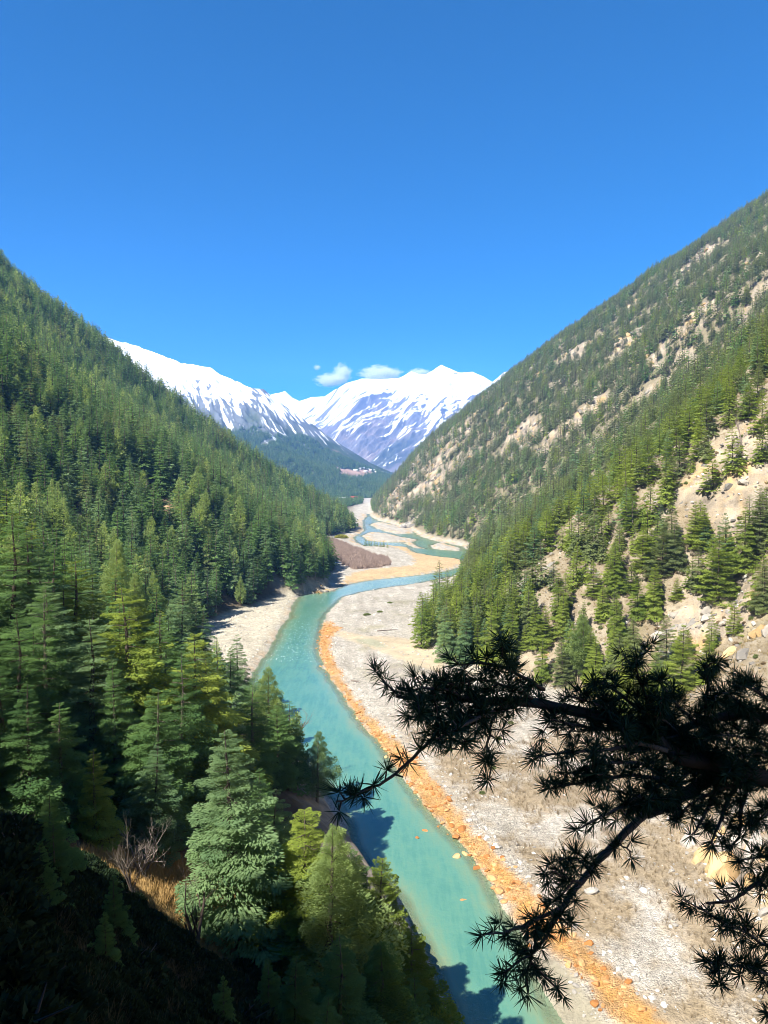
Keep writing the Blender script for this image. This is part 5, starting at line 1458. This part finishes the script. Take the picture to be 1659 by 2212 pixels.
# ------------------------------------------------------------------ the cedar beside the viewpoint, its boughs across the view
NEEDLE = foliage_material('near_cedar_needles', (0.020, 0.045, 0.030), (0.045, 0.085, 0.050), 0.15)
TWIG = plain_noise_material('near_twig_bark', (0.06, 0.045, 0.038), (0.15, 0.12, 0.10), 90.0, 0.9, 0.4, 0.002)
BOUGHS = [
    ('limb',0.0240,0.0025,[(0.961,1.620,64.295),(0.840,1.588,64.340),(0.723,1.556,64.384),(0.611,1.524,64.416),(0.523,1.492,64.486),(0.400,1.460,64.529),(0.281,1.428,64.563),(0.190,1.396,64.577),(0.113,1.364,64.592),(0.064,1.332,64.599),(0.017,1.300,64.606)]),
    ('limb',0.0170,0.0040,[(0.917,1.660,64.450),(0.792,1.620,64.478),(0.698,1.580,64.476),(0.597,1.540,64.465),(0.515,1.500,64.464)]),
    ('limb',0.0180,0.0060,[(0.753,1.620,64.358),(0.675,1.580,64.333),(0.609,1.540,64.315),(0.546,1.500,64.316)]),
    ('twig',0.0040,0.0016,[(0.299,1.360,64.610),(0.242,1.333,64.648),(0.177,1.307,64.674),(0.125,1.280,64.679)]),
    ('twig',0.0060,0.0018,[(0.249,1.400,64.568),(0.196,1.340,64.573),(0.155,1.280,64.581),(0.086,1.220,64.569)]),
    ('bare',0.0040,0.0018,[(0.094,1.330,64.530),(0.056,1.270,64.522),(0.007,1.210,64.507),(-0.037,1.150,64.504)]),
    ('twig',0.0020,0.0014,[(-0.022,1.170,64.504),(-0.037,1.153,64.502),(-0.058,1.137,64.501),(-0.074,1.120,64.504)]),
    ('twig',0.0040,0.0016,[(0.135,1.330,64.599),(0.097,1.303,64.593),(0.069,1.277,64.589),(0.050,1.250,64.594)]),
    ('twig',0.0030,0.0016,[(0.194,1.330,64.580),(0.149,1.303,64.568),(0.135,1.277,64.552),(0.123,1.250,64.540)]),
    ('twig',0.0030,0.0016,[(0.220,1.360,64.584),(0.197,1.347,64.553),(0.191,1.333,64.524),(0.183,1.320,64.510)]),
    ('twig',0.0030,0.0016,[(0.169,1.330,64.597),(0.120,1.303,64.626),(0.089,1.277,64.639),(0.060,1.250,64.642)]),
    ('twig',0.0030,0.0016,[(0.280,1.380,64.587),(0.223,1.353,64.621),(0.168,1.327,64.637),(0.116,1.300,64.636)]),
    ('twig',0.0060,0.0018,[(0.574,1.480,64.452),(0.502,1.445,64.484),(0.430,1.410,64.483),(0.356,1.375,64.492),(0.290,1.340,64.494)]),
    ('twig',0.0060,0.0018,[(0.594,1.480,64.385),(0.564,1.445,64.403),(0.468,1.410,64.425),(0.378,1.375,64.427),(0.307,1.340,64.431)]),
    ('twig',0.0050,0.0018,[(0.585,1.480,64.347),(0.507,1.440,64.369),(0.439,1.400,64.358),(0.372,1.360,64.347)]),
    ('twig',0.0050,0.0018,[(0.577,1.460,64.384),(0.509,1.427,64.444),(0.417,1.393,64.457),(0.334,1.360,64.454)]),
    ('bare',0.0090,0.0045,[(0.546,1.500,64.316),(0.505,1.464,64.300),(0.427,1.428,64.250),(0.364,1.392,64.208),(0.318,1.356,64.169),(0.279,1.320,64.149)]),
    ('twig',0.0040,0.0016,[(0.326,1.320,64.219),(0.267,1.297,64.206),(0.221,1.273,64.206),(0.182,1.250,64.209)]),
    ('twig',0.0040,0.0016,[(0.312,1.330,64.185),(0.275,1.303,64.160),(0.239,1.277,64.152),(0.202,1.250,64.142)]),
    ('twig',0.0030,0.0016,[(0.277,1.310,64.156),(0.264,1.293,64.132),(0.257,1.277,64.110),(0.257,1.260,64.096)]),
    ('twig',0.0030,0.0016,[(0.368,1.350,64.247),(0.333,1.333,64.272),(0.312,1.317,64.290),(0.292,1.300,64.294)]),
    ('twig',0.0030,0.0016,[(0.385,1.350,64.268),(0.359,1.333,64.299),(0.337,1.317,64.316),(0.312,1.300,64.325)]),
    ('twig',0.0020,0.0014,[(0.321,1.330,64.200),(0.330,1.315,64.196),(0.333,1.300,64.198)]),
    ('twig',0.0020,0.0014,[(0.448,1.400,64.296),(0.459,1.380,64.301),(0.463,1.360,64.304)]),
    ('twig',0.0050,0.0018,[(0.631,1.550,64.446),(0.569,1.520,64.516),(0.533,1.490,64.571),(0.510,1.460,64.632)]),
    ('twig',0.0050,0.0018,[(0.703,1.580,64.466),(0.677,1.547,64.517),(0.667,1.513,64.576),(0.646,1.480,64.627)]),
    ('twig',0.0050,0.0018,[(0.605,1.560,64.453),(0.528,1.513,64.527),(0.456,1.467,64.585),(0.414,1.420,64.606)]),
    ('twig',0.0050,0.0018,[(0.733,1.580,64.435),(0.635,1.540,64.509),(0.580,1.500,64.560),(0.546,1.460,64.591)]),
    ('twig',0.0050,0.0018,[(0.823,1.600,64.470),(0.765,1.567,64.521),(0.719,1.533,64.551),(0.680,1.500,64.556)]),
    ('twig',0.0050,0.0018,[(0.904,1.600,64.470),(0.835,1.567,64.521),(0.777,1.533,64.565),(0.732,1.500,64.582)]),
    ('twig',0.0050,0.0018,[(0.885,1.600,64.408),(0.807,1.567,64.440),(0.741,1.533,64.462),(0.677,1.500,64.474)]),
    ('twig',0.0050,0.0018,[(0.543,1.500,64.474),(0.475,1.467,64.514),(0.409,1.433,64.562),(0.351,1.400,64.590)]),
    ('twig',0.0050,0.0018,[(0.496,1.500,64.493),(0.429,1.467,64.500),(0.373,1.433,64.516),(0.320,1.400,64.536)]),
    ('twig',0.0060,0.0018,[(0.735,1.580,64.364),(0.697,1.540,64.330),(0.661,1.500,64.299),(0.625,1.460,64.289)]),
    ('twig',0.0060,0.0018,[(0.805,1.600,64.346),(0.770,1.567,64.298),(0.754,1.533,64.263),(0.720,1.500,64.248)]),
    ('twig',0.0060,0.0018,[(0.774,1.600,64.356),(0.663,1.553,64.385),(0.586,1.507,64.345),(0.531,1.460,64.384)]),
    ('twig',0.0060,0.0018,[(0.846,1.600,64.335),(0.746,1.560,64.342),(0.659,1.520,64.329),(0.596,1.480,64.308)]),
    ('twig',0.0060,0.0018,[(0.919,1.620,64.316),(0.857,1.580,64.292),(0.797,1.540,64.280),(0.757,1.500,64.279)]),
    ('twig',0.0050,0.0018,[(0.866,1.600,64.377),(0.807,1.567,64.410),(0.751,1.533,64.413),(0.697,1.500,64.435)]),
    ('twig',0.0050,0.0018,[(0.714,1.580,64.395),(0.656,1.540,64.430),(0.581,1.500,64.503),(0.528,1.460,64.535)]),
    ('twig',0.0050,0.0018,[(0.765,1.580,64.333),(0.718,1.540,64.300),(0.690,1.500,64.279),(0.663,1.460,64.261)]),
    ('bare',0.0070,0.0022,[(0.902,1.550,64.215),(0.804,1.512,64.188),(0.750,1.475,64.187),(0.687,1.438,64.176),(0.614,1.400,64.192)]),
    ('twig',0.0040,0.0016,[(0.797,1.500,64.195),(0.766,1.475,64.176),(0.746,1.450,64.171)]),
    ('twig',0.0040,0.0016,[(0.846,1.520,64.210),(0.779,1.485,64.228),(0.724,1.450,64.241)]),
    ('twig',0.0050,0.0018,[(0.910,1.520,63.980),(0.790,1.480,64.041),(0.722,1.440,64.091),(0.665,1.400,64.131)]),
    ('twig',0.0050,0.0018,[(0.900,1.500,63.944),(0.781,1.460,64.001),(0.704,1.420,64.043),(0.629,1.380,64.077)]),
    ('twig',0.0050,0.0018,[(0.902,1.500,63.834),(0.816,1.450,63.897),(0.739,1.400,63.954)]),
]
def spline(P, n):
    P = np.asarray(P, float); P = np.vstack([2 * P[0] - P[1], P, 2 * P[-1] - P[-2]])
    out = []
    for i in range(1, len(P) - 2):
        for t in np.linspace(0, 1, n, endpoint=False):
            a, b, c, d = P[i - 1], P[i], P[i + 1], P[i + 2]
            out.append(0.5 * ((2 * b) + (c - a) * t + (2 * a - 5 * b + 4 * c - d) * t * t + (3 * b - a - 3 * c + d) * t ** 3))
    out.append(P[-2]); return np.array(out)
gn = np.random.default_rng(99)
def rosette(p, axis, n, length):
    """needles fanning from a short shoot"""
    d = unit(gn.normal(0, 1, (n, 3)) + axis * 0.75)
    L = length * gn.uniform(.75, 1.1, n)[:, None]
    w = unit(np.cross(d, gn.normal(0, 1, (n, 3)))) * 0.00085
    b = p + d * 0.002
    m = b + d * L * .55; t = b + d * L
    V = np.stack([b - w, b + w, m + w, m - w, t - w * .25, t + w * .25], 1)
    return V
TRUNK_AT = np.array([1.16, 1.78])
cedar = empty('cedar_tree', (TRUNK_AT[0], TRUNK_AT[1], ground_z(*TRUNK_AT)))
tz = cedar.location.z
V, F = tube(np.array([[0, 0, -.4], [0, 0, .05], [.01, .0, 2.0], [.03, .02, 4.4], [.02, .05, 7.2], [0, .05, 10.0]]), [.19, .16, .125, .10, .07, .02], 12)
link('trunk', make_mesh('trunk', V, F, True), cedar, BARK)
org = np.array([TRUNK_AT[0], TRUNK_AT[1], tz])
for bi, (kind, r0, r1, pts) in enumerate(BOUGHS):
    P = np.array(pts)
    if P[0, 0] > 0.88:
        P = np.vstack([[TRUNK_AT[0] - .02, TRUNK_AT[1], P[0, 2] - .03], P])
    S = spline(P, 7)
    S = S + np.cumsum(gn.normal(0, .0009, S.shape), 0)
    parts = [tube(S, np.linspace(r0, r1, len(S)), 6 if kind != 'twig' else 5)]
    seg = np.linalg.norm(np.diff(S, axis=0), axis=1); cum = np.concatenate([[0], np.cumsum(seg)]); Ltot = cum[-1]
    step = {'limb': 0.0115, 'twig': 0.0105, 'bare': 0.024}[kind]
    start = {'limb': .22, 'twig': .06, 'bare': .30}[kind] * Ltot
    needles = []
    u = start
    while u < Ltot:
        j = min(np.searchsorted(cum, u) - 1, len(S) - 2); f = (u - cum[j]) / (seg[j] + 1e-9)
        p = S[j] + (S[j + 1] - S[j]) * f; tdir = unit(S[j + 1] - S[j])
        side = unit(np.cross(tdir, gn.normal(0, 1, 3)) + np.array([0, 0, .35]) + tdir * .3)
        sl = gn.uniform(.006, .022) if kind == 'twig' else gn.uniform(.010, .030)
        near_end = u > Ltot * .9
        if near_end and kind == 'twig': side = unit(side * .5 + tdir)
        q_ = p + side * sl
        parts.append(tube(np.array([p, p + side * sl * .5, q_]), [.0016, .0014, .0011], 4))
        if not (kind == 'bare' and gn.random() < .45):
            needles.append(rosette(q_, side, int(gn.integers(26, 38)), gn.uniform(.023, .033)))
        # secondary shoots fill the bough out sideways
        if kind != 'bare' and gn.random() < ((.13 if kind == 'limb' else .055) * (1.4 if p[0] > 0.45 and p[2] > 64.35 else 1.0)):
            d2 = unit(tdir * .8 + np.array([gn.normal(0, .6), gn.normal(0, .9), gn.normal(.05, .35)])); L2 = gn.uniform(.05, .12)
            ss = np.array([p, p + d2 * L2 * .5 + gn.normal(0, .003, 3), p + d2 * L2])
            parts.append(tube(ss, [.0024, .0019, .0012], 4))
            for e in np.linspace(.25, 1, max(3, int(L2 / .014))):
                pp = p + d2 * L2 * e; sd2 = unit(gn.normal(0, 1, 3) + d2 * (.6 + .8 * (e > .9)))
                needles.append(rosette(pp + sd2 * .006, sd2, int(gn.integers(22, 32)), gn.uniform(.022, .031)))
        u += step * gn.uniform(.7, 1.4)
    V, F = join(parts)
    me = make_mesh('branch', V - org, F, True)
    bo = link('branch', me, cedar, TWIG)
    if needles:
        NV = np.concatenate(needles).reshape(-1, 6, 3)
        base = np.arange(len(NV))[:, None] * 6
        F = np.concatenate([base + np.array([[0, 1, 2, 3]]), base + np.array([[3, 2, 5, 4]])])
        me = make_mesh('needles', NV.reshape(-1, 3) - org, F)
        set_float(me, 'tint', np.repeat(gn.random(len(NV)), 6))
        link('needles', me, bo, NEEDLE)
tag(cedar, 'dark cedar at the right whose black boughs hang across the view', 'cedar tree')

# ------------------------------------------------------------------ clouds beyond the peaks
def cloud_material():
    M = Mat('cloud_vapour')
    tc = M.node('ShaderNodeTexCoord').outputs['Object']
    n = M.noise(2.2, 5, 0.6, tc)
    sep = M.node('ShaderNodeVectorMath', _operation='LENGTH'); M.link(tc, sep.inputs[0])
    d = M.math('SUBTRACT', M.math('ADD', 0.95, M.math('MULTIPLY', M.math('SUBTRACT', n, 0.5), 1.6)), sep.outputs['Value'])
    d = M.math('MULTIPLY', M.math('MAXIMUM', d, 0.0), 0.03)
    v = M.node('ShaderNodeVolumePrincipled'); v.inputs['Color'].default_value = (0.97, 0.97, 0.98, 1); v.inputs['Anisotropy'].default_value = 0.2
    M.link(d, v.inputs['Density'])
    M.link(v.outputs[0], M.out.inputs['Volume']); return M.m
MC = cloud_material()
def cloud(px, py, wx, wz, label, seed):
    D = 12800.0
    root_x, root_z = AZ(px) * D, EYE + EL(py) * D
    bm = bmesh.new(); bmesh.ops.create_icosphere(bm, subdivisions=3, radius=1.15)
    me = bpy.data.meshes.new('cloud'); bm.to_mesh(me); bm.free(); me.materials.append(MC)
    o = bpy.data.objects.new('cloud', me); COL.objects.link(o)
    o.location = (root_x, D, root_z); o.scale = (wx / 1597 * D / 2, wx / 1597 * D / 2.5, wz / 1597 * D / 2)
    tag(o, label, 'cloud', 'clouds over the snow mountain')
cloud(716, 823, 74, 30, 'flat white cloud left of the snow mountain summit ridge', 1)
cloud(740, 810, 44, 50, 'billowing white cloud top above the flat cloud', 2)
cloud(822, 811, 96, 40, 'broad white cloud resting on the summit ridge', 3)
cloud(686, 796, 18, 13, 'tiny white cloud puff high left of the snow mountain', 4)
cloud(905, 807, 50, 20, 'thin white cloud left of the pointed peak', 5)

# ------------------------------------------------------------------ valley haze
V, F = box(-9000, 9000, -2400, 11480, -8.5, 1740)
hz = make_mesh('haze', V, F)
M = Mat('haze_air')
v = M.node('ShaderNodeVolumePrincipled'); v.inputs['Color'].default_value = (0.16, 0.42, 1.0, 1); v.inputs['Density'].default_value = 0.00007; v.inputs['Anisotropy'].default_value = 0.0
M.link(v.outputs[0], M.out.inputs['Volume'])
hz.materials.append(M.m)
tag(link('haze', hz), kind='stuff', label='thin blue haze filling the valley air')
